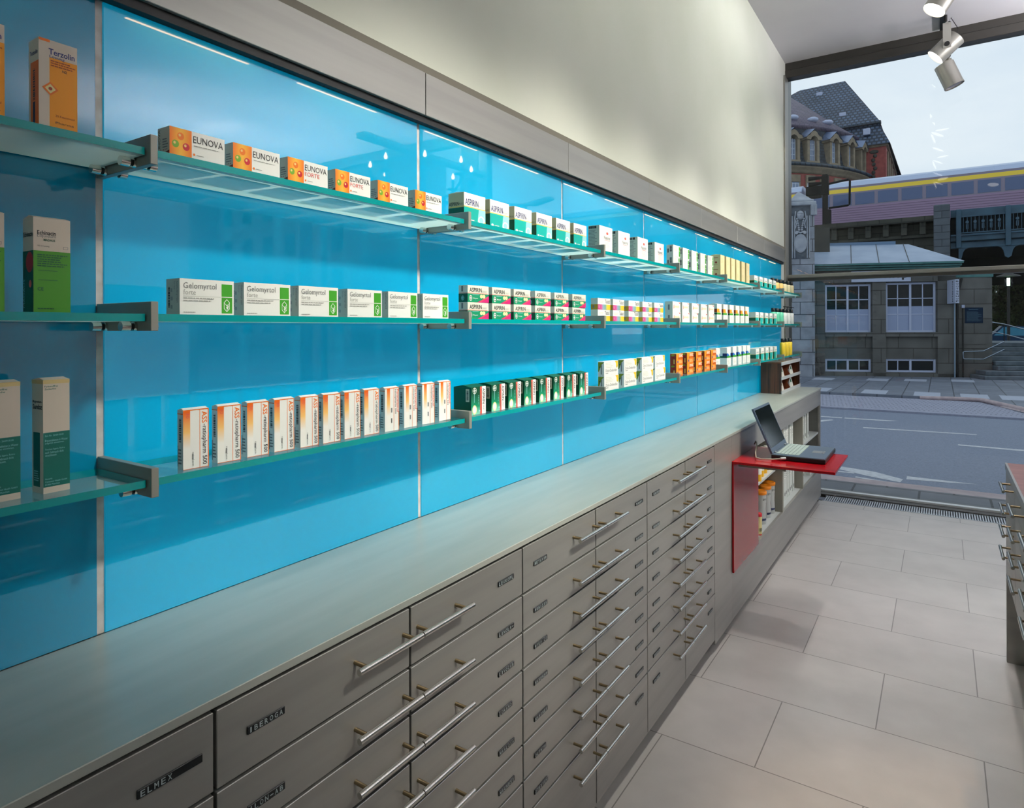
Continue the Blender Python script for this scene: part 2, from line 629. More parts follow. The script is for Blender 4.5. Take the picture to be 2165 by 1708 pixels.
mb = MB().box(-0.25, RX, YW - .05, YW + .25, 4.035, 4.6, m_dark)
for a, b in ((3.62, 3.92), (6.8, 7.1)):
    mb.box(a, b, YW - .12, YW + .15, 0, 4.04, m_dark)
mb.box(-.25, -.001, YW, YW + .25, -.1, 4.04, m_dark)
struct(mb.build('wall_front'))
# floor convector grille in front of the window
mb = MB()
m_grl = mat('grille_aluminium', (196, 200, 206), 0.3, 0.5)
for a, b in ((YW - .372, YW - .362), (YW - .172, YW - .162)):
    mb.box(0.36, 3.6, a, b, -.03, .003, m_grl)
x = 0.372
while x < 3.58:
    mb.box(x, x + .009, YW - .362, YW - .172, -.02, .002, m_grl)
    x += .0175
mb.box(-.2, RX, YW - .37, YW - .16, -.10, -.045, m_black)
tag(mb.build('floor_grille'), 'aluminium slatted convector grille in the floor along the street window', 'grille')

# ================================================================ DRAWER CABINETS
FX = 0.352
CS = [0.133 + 0.4229 * k for k in range(-3, 8)]
ROWZ = [0.996, 0.873, 0.777, 0.681, 0.585, 0.489, 0.393, 0.297, 0.072]
NAMES = {3: ['ELMEX'],
         4: ['IBEROGA', 'ILON-AB'],
         5: ['LEUKOPL', 'LINOLA-', 'LIVOCAB', 'LORANO', 'MAALOXA', 'MAGNESI'],
         6: ['METAVIR', 'MINISIS', 'MYKO CO', 'NASENSP', 'NASONEX', 'OLYNTH', 'OTRIVEN', 'OTOVOWE'],
         7: ['PANADOL', 'PANTHEN', 'PARACET', 'PASCOFL', 'PENATEN', 'PERENTE', 'PHARMAT', 'PLANTAG'],
         8: ['REMIFEM', 'RHINOME', 'RIOPAN', 'SAROTEN', 'SEDARIS', 'SINUPRE', 'SOLEDUM', 'SPASMEX'],
         9: ['TALCID', 'TANTUM', 'TEBO', 'TETESEP', 'THYMIAN', 'TRAUMEE', 'VOMEX', 'VOLTARE']}
m_gap = mat('shadow_gap_black', (8, 8, 8), 0.8)
m_tag = mat('black_tag', (14, 18, 20), 0.35)
m_let = mat('tag_letters', (176, 188, 190), 0.5)
H_PROTO = {}


def bar_handle(parent, x, y0, y1, z, posts, out=0.034, r=0.0062):
    """polished bar with two posts, standing off the face at x"""
    mb = MB()
    sgn = 1 if out > 0 else -1
    mb.cyl((x + out, y0, z), (x + out, y1, z), r, m_chrome, 14)
    for p in posts:
        mb.cyl((x, p, z), (x + out, p, z), 0.0042, m_post, 10)
    return mb.build('handle', parent)


m_post = mat('handle_post', (150, 132, 104), 0.3, 0.9)
for c in range(len(CS) - 1):
    y0, y1 = CS[c], CS[c + 1]
    left_h = (c % 2 == 1)
    # which cabinet, for its label
    from_right = len(CS) - 2 - c
    lab = 'grey steel drawer cabinet under the worktop, %s counting from the red fold-out desk' % ORD[from_right]
    t = thing('drawer_cabinet', lab, 'cabinet', (0.17, (y0 + y1) / 2, 0.0), 'steel drawer cabinets in a row')
    mb = MB().box(0.02, FX - 0.019, y0 + .0002, y1 - .0002, 0.07, 1.0, m_gap)
    mb.box(0.02, 0.295, y0 + .0002, y1 - .0002, 0.0, 0.07, m_gap)
    mb.build('body', t)
    for r in range(8):
        zt, zb = ROWZ[r], ROWZ[r + 1]
        d = MB().box(FX - 0.018, FX, y0 + .0027, y1 - .0027, zb + .003, zt - .003, m_steel, 0.0010).build('drawer', t)
        hz = zt - 0.049
        if left_h: bar_handle(d, FX, y0 + .001, y0 + .168, hz, (y0 + .022, y0 + .147))
        else: bar_handle(d, FX, y1 - .170, y1 - .002, hz, (y1 - .148, y1 - .02))
        if c in NAMES and r < len(NAMES[c]):
            s_ = NAMES[c][r]
            n_ = len(s_)
            wd = 0.0092 * n_ + 0.004
            if left_h: b0 = y1 - .113
            else: b0 = y0 + .052
            if s_ == 'ELMEX': wd = .092
            lz = zt - 0.0585
            mb = MB().box(FX, FX + .003, b0, b0 + wd, lz - .0062, lz + .0062, m_tag, .0008)
            for i, ch in enumerate(s_):
                if ch == ' ': continue
                lw = .0024 if ch == 'I' else .0062
                cx_ = b0 + .0055 + .0092 * i + (.0015 if s_ == 'ELMEX' else 0)
                hh_ = .0008 if ch == '-' else .0042
                put_text(mb, ch, lambda a, b: (FX + .0032, a, b), cx_ - lw / 2, lz - hh_, cx_ + lw / 2, lz + hh_, m_let, 0, 0.01)
            mb.build('name_tag', d)

# worktop over everything
o = MB().box(0.0, 0.357, CS[0], 6.352, 1.0015, 1.016, m_top, 0.0012).build('worktop')
tag(o, 'long pale grey-green steel worktop running under the glass shelves', 'worktop')

# open shelf section by the window
t = thing('shelf_cabinet', 'grey open-fronted shelf cabinet at the window end of the counter', 'cabinet', (0.17, 4.7, 0))
yA = CS[-1]
mb = MB()
mb.box(FX - .018, FX, yA + .0015, 3.397, .05, 1.0, m_steel, .0008)
mb.box(FX - .018, FX, 3.397, 6.352, .864, 1.0, m_steel, .0008)
mb.box(FX - .018, FX, 3.397, 6.352, .05, .297, m_steel, .0008)
mb.box(FX - .018, FX, 6.302, 6.352, .297, .864, m_steel, .0008)
mb.build('front_frame', t)
mb = MB()
mb.box(.02, FX - .018, yA + .002, yA + .02, .05, 1.0, m_inner)
mb.box(.02, FX - .018, 6.332, 6.352, .0, 1.0, m_steel)
mb.box(.02, .03, yA, 6.352, .05, 1.0, m_inner)
mb.box(.02, FX - .018, yA, 6.352, .279, .297, mat('white_laminate', (182, 186, 186), .4))
mb.box(.02, FX - .018, yA, 6.352, .864, .88, m_inner)
mb.box(.02, .295, yA, 6.33, 0, .05, m_gap)
mb.build('body', t)
for y in (3.40, 4.69, 5.46):
    mb = MB().box(.03, FX - .002, y, y + .03, .297, .864, m_inner, .001)
    for z in (.36, .42, .48, .54, .70, .76):
        for x in (.06, .27):
            mb.cyl((x, y - .0006, z), (x, y + .0004, z), .0035, m_black, 8)
    mb.build('divider', t)
for a, b, z in ((3.43, 4.69, .612), (4.72, 5.46, .60), (5.49, 6.302, .612)):
    MB().box(.03, FX - .012, a, b, z, z + .015, mat('white_laminate', (182, 186, 186), .4), .001).build('shelf_board', t)

# red fold-out desk
t = thing('fold_out_desk', 'glossy red fold-out desk projecting from the counter, carrying a laptop', 'desk', (.36, 3.65, .297))
MB().box(.353, .832, 3.397, 3.900, .857, .870, m_red, .0015).build('desk_top', t)
MB().box(.353, .362, 3.397, 3.935, .297, .857, m_red, .001).build('front_panel', t)
mb = MB().box(.37, .60, 3.46, 3.475, .835, .857, m_alud)
mb.box(.37, .60, 3.82, 3.835, .835, .857, m_alud)
mb.build('bracket', t)

# laptop
t = thing('laptop', 'open dark grey laptop with black screen on the red desk', 'laptop', (.63, 3.74, .870))
m_lap = mat('laptop_blue_grey', (92, 108, 128), 0.35, 0.3)
m_lapb = mat('laptop_black', (14, 15, 17), 0.4)
m_key = mat('laptop_keys', (168, 182, 176), 0.5)
mb = MB().box(.512, .768, 3.553, 3.932, .872, .896, m_lapb, .003)
mb.box(.515, .765, 3.556, 3.929, .894, .8985, m_lap, .002)
mb.build('base', t)
mb = MB()
for r_ in range(6):
    for k in range(14):
        mb.box(.532 + r_ * .0185, .5475 + r_ * .0185, 3.582 + k * .0235, 3.6035 + k * .0235, .8985, .9012, m_key, .0006)
mb.build('keyboard', t)
mb = MB().box(.682, .728, 3.705, 3.775, .8986, .8992, m_lens if False else m_alu)
mb.box(.731, .741, 3.705, 3.738, .8986, .8998, m_alu)
mb.box(.731, .741, 3.742, 3.775, .8986, .8998, m_alu)
mb.build('touchpad', t)
hx, hz_ = .520, .897
dx, dz = -.098, .230
ln = math.hypot(dx, dz)
ux, uz = dx / ln, dz / ln
nx, nz2 = uz, -ux
def scr(a, y, h):                       # a along the lid from hinge, h off its front
    return (hx + ux * a + nx * h, y, hz_ + uz * a + nz2 * h)
def lidbox(mb, a0, a1, y0, y1, h0, h1, m):
    V = [scr(a, y, h) for a in (a0, a1) for y in (y0, y1) for h in (h0, h1)]
    mb.add(V, [[0, 1, 3, 2], [4, 6, 7, 5], [0, 4, 5, 1], [2, 3, 7, 6], [0, 2, 6, 4], [1, 5, 7, 3]], m)
mb = MB()
lidbox(mb, .004, ln, 3.556, 3.929, -.010, 0, m_lap)
mb.build('lid', t)
mb = MB()
lidbox(mb, .030, ln - .012, 3.568, 3.917, 0, .0012, mat('screen_black', (20, 28, 32), 0.08, 0, .5))
mb.build('screen', t)
mb = MB()
for y in (3.60, 3.86):
    mb.cyl((hx, y, hz_ + .002), (hx, y + .03, hz_ + .002), .006, m_alu, 10)
mb.build('hinge', t)
mb = MB().tube([(.372, 3.80, .90), (.39, 3.75, .925), (.415, 3.66, .935), (.43, 3.60, .925), (.435, 3.55, .90), (.445, 3.515, .879), (.48, 3.50, .877), (.53, 3.512, .880), (.57, 3.530, .884)], .0035, mat('grey_cable', (176, 166, 150), .5), 8)
mb.cyl((.562, 3.528, .884), (.582, 3.549, .884), .007, m_alu, 10)
tag(mb.build('cable'), 'pale grey cable looping from the counter into the side of the laptop', 'cable')

# ---------------------------------------------------------------- things in the open cabinet
m_org = mat('orange_lid', (238, 138, 20), .4)
m_tin = mat('tin_grey_white', (196, 200, 200), .35, .1)
m_navy = mat('navy_print', (30, 40, 80), .5)
m_yel = mat('yellow_print', (240, 196, 40), .4)
m_redp = mat('red_print', (200, 24, 40), .4)
m_txt = mat('black_print', (22, 22, 24), .5)
m_gray = mat('grey_print', (120, 122, 122), .5)


def wrap(cx, cy, r, z0, h, off=.0003, a0=-120, a1=60):
    """fn(a,b) on a cylinder; a from 0..1 spans the side that faces the aisle"""
    def mk(o):
        def fn(a, b):
            th = math.radians(a0 + (a1 - a0) * a)
            return (cx + (r + o) * math.cos(th), cy + (r + o) * math.sin(th), z0 + h * b)
        return fn
    return mk


def canister(cx, cy, z, label):
    t = thing('canister', label, 'canister', (cx, cy, z), 'orange-lidded canisters in the open cabinet')
    mb = MB().lathe([(.036, 0), (.037, .004), (.037, .19)], cx, cy, z, m_tin, 28)
    mk = wrap(cx, cy, .037, z, .19)
    fn = mk(.0003)
    put_text(mb, 'BM', fn, .40, .80, .56, .87, m_txt)
    put_text(mb, 'ANA', fn, .58, .80, .76, .87, m_txt)
    for k in range(7):   # dark band, in short facets so that it hugs the tin
        a = .35 + k * .06
        mb.add([fn(a, .13 - .02 * abs(k - 3) / 3), fn(a + .06, .13), fn(a + .06, .20), fn(a, .20 - .01 * k / 3)], [[0, 1, 2, 3]], m_navy)
    for k in range(8):   # wavy brown stroke
        b = .28 + k * .055
        a = .62 + .035 * math.sin(k * 1.1)
        a2 = .62 + .035 * math.sin((k + 1) * 1.1)
        mb.add([fn(a, b), fn(a + .03, b), fn(a2 + .03, b + .055), fn(a2, b + .055)], [[0, 1, 2, 3]], mat('brown_print', (110, 70, 60), .5))
    mb.build('body', t)
    MB().lathe([(.040, 0), (.041, .004), (.041, .018), (.038, .022), (.034, .019), (.002, .019)], cx, cy, z + .188, m_org, 28).build('lid', t)


canister(.275, 4.36, .297, 'grey canister with orange lid, nearest the red panel of the three')
canister(.27, 4.52, .297, 'grey canister with orange lid, middle of the three in the open cabinet')
canister(.27, 4.645, .297, 'grey canister with orange lid, farthest from the red panel of the three')
t = thing('spice_tin', 'small cream tin with red lid in front of the canisters', 'tin', (.318, 4.115, .297))
mb = MB().lathe([(.022, 0), (.022, .115)], .318, 4.115, .297, mat('cream_paper', (240, 226, 160), .5), 20)
mb.lathe([(.0222, 0), (.0222, .006)], .318, 4.115, .297, m_redp, 20)
mk = wrap(.318, 4.115, .022, .297, .115)
for k in range(7):
    fn = mk(.0004)
    mb.add([fn(.36 + k * .05, .20), fn(.385 + k * .05, .20), fn(.385 + k * .05, .38), fn(.36 + k * .05, .38)], [[0, 1, 2, 3]], m_txt)
mb.build('body', t)
MB().lathe([(.0235, 0), (.0235, .016), (.021, .019)], .318, 4.115, .409, m_redp, 20).build('lid', t)


def jar(cx, cy, z, r, h, label, capc=None):
    t = thing('yellow_bottle', label, 'bottle', (cx, cy, z), 'yellow bottles on the shelf under the red desk')
    mb = MB().lathe([(r * .96, 0), (r, .004), (r, h * .75), (r * .7, h * .85), (r * .45, h * .9)], cx, cy, z, mat('yellow_plastic', (236, 178, 22), .3), 20)
    mk = wrap(cx, cy, r, z, h, a0=-150, a1=90)
    fn = mk(.0004)
    n = 8
    for k in range(n):
        a = .2 + k * .6 / n
        mb.add([fn(a, .22), fn(a + .6 / n, .22), fn(a + .6 / n, .66), fn(a, .66)], [[0, 1, 2, 3]], WHITE)
    mb.build('body', t)
    MB().lathe([(r * .5, 0), (r * .5, h * .12)], cx, cy, z + h * .88, WHITE, 16).build('cap', t)


jar(.315, 4.10, .627, .028, .19, 'yellow bottle under the desk, nearest the red panel')
jar(.300, 4.235, .627, .028, .175, 'yellow bottle under the desk, second from the red panel')
jar(.295, 4.345, .627, .028, .165, 'yellow bottle under the desk, third from the red panel')
jar(.290, 4.455, .627, .028, .155, 'yellow bottle under the desk, fourth from the red panel')


def binder_row(ys, x, z, h, wd, d, desc, group, m):
    p = MB().box(-d, 0, 0, wd, 0, h, m, .002)
    p.box(0, .0006, wd * .2, wd * .8, h * .58, h * .82, WHITE)
    p.cyl((0, wd / 2, h * .16), (.001, wd / 2, h * .16), wd * .24, m_gray, 14)
    decals(p, [('lines', .3, .60, .7, .80, 4, m_gray)], lambda off: (lambda a, b: (.0008 + off, a * wd, b * h)))
    p = p.build('binder', base=(0, 0, 0))
    for i, y in enumerate(ys):
        o = p if i == 0 else dup(p)
        o.location = (x - random.uniform(0, .008), y, z)
        tag(o, '%s, %s from left' % (desc, ORD[i]), 'binder', group)


m_bind = mat('binder_white', (214, 218, 214), .5)
binder_row([4.80 + .067 * k for k in range(9)], .30, .297, .268, .058, .23, 'white ring binder on the cabinet floor', 'white binders on the cabinet floor', m_bind)
binder_row([4.82 + .075 * k for k in range(7)], .305, .615, .222, .056, .22, 'white ring binder on the middle shelf board', 'white binders on the middle shelf board', m_bind)
binder_row([5.70 + .112 * k for k in range(3)], .315, .627, .215, .062, .22, 'thick white binder in the bay nearest the window', 'white binders in the last bay', m_bind)
binder_row([5.60 + .12 * k for k in range(4)], .29, .297, .16, .05, .22, 'low white folder at the bottom of the last bay', 'low white folders in the last bay', m_bind)
o = MB().box(.24, .32, 5.98, 6.08, .297, .50, m_bind, .002).build('carton')
tag(o, 'small pale carton standing at the bottom right of the last bay', 'box')

# ================================================================ GLASS SHELVES AND BRACKETS
BRK = [0.5575 + 0.8475 * k for k in range(-2, 7)] + [6.445]
SHZ = {'upper': 1.856, 'middle': 1.585, 'lower': 1.314}
for lv, z in SHZ.items():
    n = len(BRK)
    for i, y in enumerate(BRK):
        tt = thing('shelf_bracket', 'grey metal bracket of the %s glass shelf, %s from the window' % (lv, ORD[n - 1 - i]), 'bracket', (.09, y, z - .03), 'shelf brackets, %s row' % lv)
        MB().box(.0, .184, y - .006, y + .006, z - .028, z + .020, m_alud, .0008).build('plate', tt)
        for x in (.035, .135):
            mb = MB()
            zz = z - .0205
            mb.cyl((x, y - .030, zz), (x, y - .016, zz), .0078, m_chrome, 14)
            mb.cyl((x, y - .016, zz), (x, y - .011, zz), .0055, m_rub, 12)
            mb.cyl((x, y - .011, zz), (x, y - .006, zz), .0078, m_chrome, 14)
            mb.cyl((x, y + .006, zz), (x, y + .011, zz), .0078, m_chrome, 14)
            mb.cyl((x, y + .011, zz), (x, y + .016, zz), .0055, m_rub, 12)
            mb.cyl((x, y + .016, zz), (x, y + .028, zz), .0078, m_chrome, 14)
            mb.build('support_pin', tt)
    for i in range(n - 1):
        a, b = BRK[i] + .008, BRK[i + 1] - .008
        o = MB().box(.006, .170, a, b, z - .0122, z, m_edge, 0, {'+z': m_gtop, '-z': m_frost, '-x': m_edge}).build('glass_shelf')
        tag(o, 'frosted glass shelf with teal edge, %s row, %s span from the window' % (lv, ORD[n - 2 - i]), 'shelf', '%s glass shelves' % lv)

# ================================================================ PRODUCTS ON THE SHELVES
m_orp = mat('print_orange', (240, 120, 20), .45)
m_oryel = mat('print_amber', (250, 160, 20), .45)
m_grn = mat('print_green', (60, 160, 30), .45)
m_dgrn = mat('print_dark_green', (0, 84, 56), .45)
m_teal = mat('print_teal', (0, 168, 158), .45)
m_lteal = mat('print_pale_teal', (150, 214, 218), .45)
m_gold = mat('print_gold', (228, 192, 100), .45)
m_sidew = mat('paper_grey_white', (220, 220, 206), .5)
m_pink = mat('print_magenta', (200, 30, 110), .45)
m_coral = mat('print_coral', (226, 96, 84), .45)
m_cream = mat('print_cream', (242, 226, 160), .45)
m_bl = mat('print_navy', (30, 40, 110), .45)


def gradmat(name, stops, axis, scale, rough=.45):
    """printed colour gradient along one object axis (0..1 over the carton)"""
    if name in MATS: return MATS[name]
    m = mat(name, (255, 255, 255), rough)
    t, N, L, b = nodes(m)
    tc = N.new('ShaderNodeTexCoord'); sep = N.new('ShaderNodeSeparateXYZ')
    mu = N.new('ShaderNodeMath'); mu.operation = 'MULTIPLY'; mu.inputs[1].default_value = 1.0 / scale
    cr = N.new('ShaderNodeValToRGB')
    e = cr.color_ramp.elements
    while len(e) > 1: e.remove(e[-1])
    e[0].position = stops[0][0]; e[0].color = lin(stops[0][1])
    for p, c in stops[1:]:
        x = e.new(p); x.color = lin(c)
    L.new(tc.outputs['Object'], sep.inputs[0])
    L.new(sep.outputs['xyz'.index(axis)], mu.inputs[0])
    L.new(mu.outputs[0], cr.inputs['Fac'])
    L.new(cr.outputs['Color'], b.inputs['Base Color'])
    return m


# ---- lower shelf
ZL, ZM, ZU = SHZ['lower'] + .0002, SHZ['middle'] + .0002, SHZ['upper'] + .0002
g_or = gradmat('print_orange_fade', [(.35, (246, 244, 238)), (.62, (250, 200, 120)), (.95, (238, 104, 14))], 'z', .104)
side_r = [('bar', .30, .46, .68, .86, m_txt), ('lines', .2, .08, .8, .36, 5, m_gray), ('r', .0, .93, 1, .945, m_orp), ('r', .06, .05, .14, .40, m_txt)]
p = pbox('tablet_box', .047, .018, .104, WHITE,
         front=[('r', 0, .0, .27, .985, g_or), ('r', .635, 0, .655, 1, m_orp), ('r', .965, 0, 1, 1, m_orp), ('r', 0, .985, 1, 1, m_orp), ('r', 0, 0, 1, .008, m_orp),
                ('t', '30', .10, .86, .24, .95, m_coral, -90), ('t', 'ASS', .72, .755, .93, .955, m_orp, -90, .012),
                ('t', '-ratiopharm 500', .70, .045, .93, .735, m_txt, -90), ('lines', .34, .10, .40, .3, 1, m_gray), ('t', 'ratiopharm', .32, .05, .42, .28, m_gray, -90)],
         side=side_r, flap=.003)
row(p, [.622, .688, .750, .812, .870, .928, .989, 1.050], [.152, .149, .147, .145, .151, .152, .150, .148], ZL,
    'upright white box with orange fade, grey lettering', 'of eight', 'white and orange tablet boxes, lower shelf')
p = pbox('tablet_box', .047, .018, .103, WHITE,
         front=[('r', .14, .0, .36, .985, g_or), ('r', .62, 0, .645, 1, m_orp), ('r', .965, 0, 1, 1, m_orp), ('r', 0, .985, 1, 1, m_orp),
                ('t', 'Paracetamol', .83, .42, .965, .955, m_coral, -90, .01), ('t', 'ratiopharm 500', .67, .38, .80, .955, m_txt, -90), ('lines', .42, .12, .52, .6, 2, m_gray)],
         side=side_r, flap=.003)
row(p, [1.112, 1.182, 1.250, 1.320], [.152, .148, .147, .144], ZL, 'upright white box with red vertical lettering', 'of four', 'white and orange tablet boxes with red lettering, lower shelf')

g_green = gradmat('print_green_fade', [(.0, (130, 214, 190)), (.30, (10, 140, 100)), (.75, (0, 74, 48))], 'z', .078)
m_barlab = mat('label_cream', (226, 220, 196), .5)


def cross(a, b, ra, rb, m1, m2):
    """round company sign: light disc with a dark cross of letters"""
    return [('c', a, b, ra, rb, m1), ('c', a, b, ra * .82, rb * .82, m2),
            ('r', a - ra * .14, b - rb * .74, a + ra * .14, b + rb * .74, m1), ('r', a - ra * .74, b - rb * .14, a + ra * .74, b + rb * .14, m1)]


p = pbox('effervescent_box', .070, .062, .078, m_dgrn,
         front=[('r', 0, 0, .62, 1, g_green), ('r', .60, 0, .73, 1, m_coral), ('r', .73, 0, 1, 1, WHITE), ('t', 'ASPIRIN', .77, .36, .93, .93, m_txt, -90, .02), ('t', 'DIREKT', .80, .10, .90, .33, m_gray, -90),
                ('r', .20, .44, .225, .78, m_lteal), ('c', .22, .18, .15, .17, m_cream), ('c', .22, .18, .11, .13, WHITE), ('c', .55, .12, .06, .03, m_lteal), ('lines', .47, .35, .52, .70, 6, m_lteal),
                ('t', 'Brausetabletten', .63, .1, .70, .9, m_dgrn, -90)] + cross(.22, .87, .13, .115, WHITE, m_dgrn),
         side=[('r', .70, .48, .90, .94, m_barlab), ('bar', .745, .53, .855, .89, m_txt)], flap=.006)
row(p, [1.452, 1.551, 1.640, 1.730, 1.822, 1.916, 2.008, 2.105], .150, ZL, 'dark green carton with white lettered strip, tablet picture', 'of eight', 'dark green tablet cartons, lower shelf', yaw=0)

m_lemon = gradmat('print_lemon_fade', [(.3, (130, 160, 30)), (.7, (244, 204, 20)), (.95, (250, 190, 10))], 'z', .057)
m_olive = mat('print_olive', (134, 150, 20), .45)
p = pbox('lozenge_box', .131, .026, .0565, WHITE,
         front=[('p', [(.76, .97), (.98, .97), (.98, .62), (.94, .50), (.90, .48), (.86, .56), (.84, .82)], m_lemon),
                ('lines', .10, .52, .62, .92, 4, m_sidew), ('t', 'Dolo-Dobendan', .10, .26, .90, .46, m_gray), ('lines', .1, .12, .3, .22, 1, m_gray), ('r', .45, .05, 1, .065, m_sidew)],
         side=[('p', [(0, .96), (1, .96), (.62, .80), (.38, .55), (.15, .30), (0, .30)], m_olive), ('c', .25, .62, .09, .05, m_dgrn), ('r', .46, .12, .62, .76, m_gray)])
row(p, [2.289, 2.478, 2.674, 2.862], [.162, .162, .160, .148], ZL, 'white box with yellow leaf corner', 'of four', 'white lozenge boxes stacked in pairs', stack=1, hh=.0567)

m_rust = mat('print_rust', (150, 52, 14), .5)
m_dred = mat('print_dark_red', (160, 20, 30), .5)
p = pbox('medicine_box', .102, .032, .0555, m_orp, fm={'-y': m_rust, '+z': m_gold},
         front=[('r', 0, 0, 1, 1, gradmat('print_orange_box', [(0, (255, 150, 20)), (.3, (250, 140, 10)), (1, (244, 120, 10))], 'y', .102)),
                ('p', [(.0, .98), (.22, .98), (.12, .7), (.16, .35), (.0, .1)], m_oryel), ('t', 'DOC', .42, .68, .95, .93, WHITE, 0, .03),
                ('r', .30, .46, .36, .66, m_dred), ('t', 'IBUPROFEN', .40, .50, .95, .64, m_dred, 0, .01), ('lines', .40, .10, .92, .40, 4, m_cream), ('c', .22, .26, .08, .11, mat('print_violet', (70, 80, 160), .5))],
         side=[('c', .45, .86, .3, .09, m_olive), ('c', .5, .70, .2, .10, m_dred), ('r', .55, .10, .75, .50, m_gold)])
row(p, [3.172, 3.332, 3.490, 3.645, 3.800], [.140, .142, .140, .138, .130], ZL, 'orange medicine box with white lettering', 'of five', 'orange medicine boxes stacked in pairs', stack=1, hh=.0557)

m_pblue = mat('print_blue', (20, 110, 200), .45)
p = pbox('tall_carton', .088, .045, .117, WHITE,
         front=[('r', 0, .44, 1, .54, m_grn), ('r', 0, .54, .30, .68, m_pblue), ('p', [(.3, .54), (.55, .54), (.55, .60), (.42, .62), (.3, .68)], m_pblue), ('r', .85, .54, 1, .68, m_pblue), ('lines', .2, .08, .8, .34, 4, m_sidew)],
         side=[('r', 0, .44, 1, .54, m_dgrn), ('r', .4, .54, 1, .68, m_bl)])
row(p, [3.958, 4.135, 4.275, 4.415, 4.545, 4.665], [.112, .13, .13, .128, .126, .124], ZL, 'tall white carton with blue and green band', 'of six', 'tall white cartons with blue-green band', yaw=0)


def green_carton(w_, h_):
    return pbox('green_carton', w_, .085, h_, WHITE, fm={'-y': m_sidew},
                front=[('r', 0, 0, 1, .52, m_teal), ('r', 0, .52, 1, .55, m_gold), ('p', [(.70, 0), (1, 0), (1, .52), (.86, .52)], m_lteal), ('p', [(.78, 0), (1, 0), (1, .22)], m_gold), ('t', 'ASPIRIN', .15, .62, .85, .74, m_gray)],
                side=[('r', 0, 0, 1, .50, m_dgrn), ('r', 0, .50, 1, .53, m_gold), ('lines', .1, .62, .6, .7, 1, m_gray)])


row(green_carton(.098, .087), [4.900, 5.062, 5.215, 5.370, 5.525], .13, ZL, 'white over teal carton near the walnut rack', 'of five', 'white and teal cartons, lower shelf', yaw=0)
row(green_carton(.098, .083), [4.895, 5.040, 5.205, 5.360, 5.520], .13, ZM, 'white over teal carton beside the pale bottles', 'of five', 'white and teal cartons, middle shelf', yaw=0)
row(green_carton(.100, .075), [4.815, 4.975, 5.130, 5.290, 5.450], .14, ZU, 'white over teal carton beside the amber bottles', 'of five', 'white and teal cartons, upper shelf', yaw=0)

# ---- middle shelf
m_lgray = mat('print_light_grey', (176, 176, 172), .5)
hexo = lambda a, b, r, q: [(a + r * math.cos(math.radians(90 + 60 * i)), b + q * math.sin(math.radians(90 + 60 * i))) for i in range(6)]
p = pbox('capsule_box', .104, .042, .063, WHITE,
         front=[('r', .76, .535, .965, .90, m_grn), ('r', .76, .05, .965, .515, m_grn), ('p', hexo(.86, .28, .065, .19), WHITE), ('p', hexo(.86, .28, .055, .165), m_grn),
                ('r', .856, .12, .864, .30, WHITE), ('p', [(.80, .36), (.81, .36), (.865, .28), (.86, .26)], WHITE), ('p', [(.92, .36), (.91, .36), (.855, .28), (.86, .26)], WHITE), ('p', [(.84, .22), (.90, .30), (.88, .16)], WHITE),
                ('t', 'Gelomyrtol', .06, .68, .66, .90, m_gray), ('t', 'forte', .06, .56, .28, .70, m_lgray), ('r', .06, .515, .74, .522, m_lgray), ('lines', .06, .36, .62, .50, 2, m_lgray), ('lines', .06, .04, .30, .1, 1, m_lgray)],
         side=[('bar', .14, .20, .28, .78, m_txt), ('t', 'Gelomyrtol', .74, .34, .90, .93, m_gray, -90), ('t', 'forte', .58, .70, .70, .93, m_lgray, -90), ('lines', .34, .1, .5, .8, 3, m_lgray)], fm={'-y': m_sidew})
row(p, [.618, .742, .866, .998, 1.126, 1.250], [.150, .150, .152, .151, .150, .150], ZM, 'white capsule box with two green squares', 'of six', 'white and green capsule boxes, middle shelf')

p = pbox('tablet_carton', .100, .032, .0475, m_sidew,
         front=[('r', 0, 0, 1, .50, mat('print_mid_green', (0, 138, 96), .45)), ('r', 0, .515, .95, .545, m_coral), ('t', 'ASPIRIN', .08, .60, .66, .86, m_txt, 0, .02), ('t', 'DIREKT', .68, .60, .94, .72, m_lgray),
                ('lines', .22, .42, .55, .48, 1, m_lteal), ('t', 'Bayer', .26, .18, .48, .28, WHITE), ('c', .64, .36, .07, .11, m_cream), ('c', .76, .36, .07, .11, m_cream), ('p', [(.44, 0), (1, 0), (1, .42)], m_pink), ('p', [(.56, .04), (.60, .03), (.95, .30), (.93, .34)], m_coral)]
         + cross(.13, .24, .065, .17, WHITE, m_dgrn),
         side=[('r', 0, 0, 1, .50, m_dgrn), ('r', 0, .515, 1, .545, m_coral), ('r', .3, .62, .5, .95, m_gray)] + cross(.45, .24, .16, .14, m_lteal, m_dgrn))
row(p, [1.438, 1.556, 1.672, 1.798, 1.925, 2.054], .150, ZM, 'cream and green carton with magenta corner', 'of six', 'cream and green cartons stacked in pairs', stack=1, hh=.0477)

g_rain = gradmat('print_pink_to_yellow', [(.02, (196, 40, 120)), (.28, (216, 96, 160)), (.42, (150, 170, 200)), (.60, (120, 180, 160)), (.75, (246, 206, 60)), (1, (246, 190, 30))], 'y', .112)
p = pbox('antacid_box', .112, .030, .0445, WHITE, fm={'-y': m_sidew},
         front=[('r', 0, .0, 1, .46, g_rain), ('t', 'Talcid', .56, .56, .94, .90, m_txt, 0, .01), ('lines', .1, .56, .45, .8, 2, m_sidew), ('t', 'N1', .06, .12, .12, .36, WHITE)],
         side=[('r', 0, .0, 1, .46, mat('print_mustard', (206, 158, 10), .45)), ('r', .3, .14, .5, .4, m_gray)])
row(p, [2.264, 2.402, 2.560, 2.713, 2.854], .148, ZM, 'white carton with pink to yellow band', 'of five', 'white cartons with rainbow band stacked in pairs', stack=1, hh=.0447)

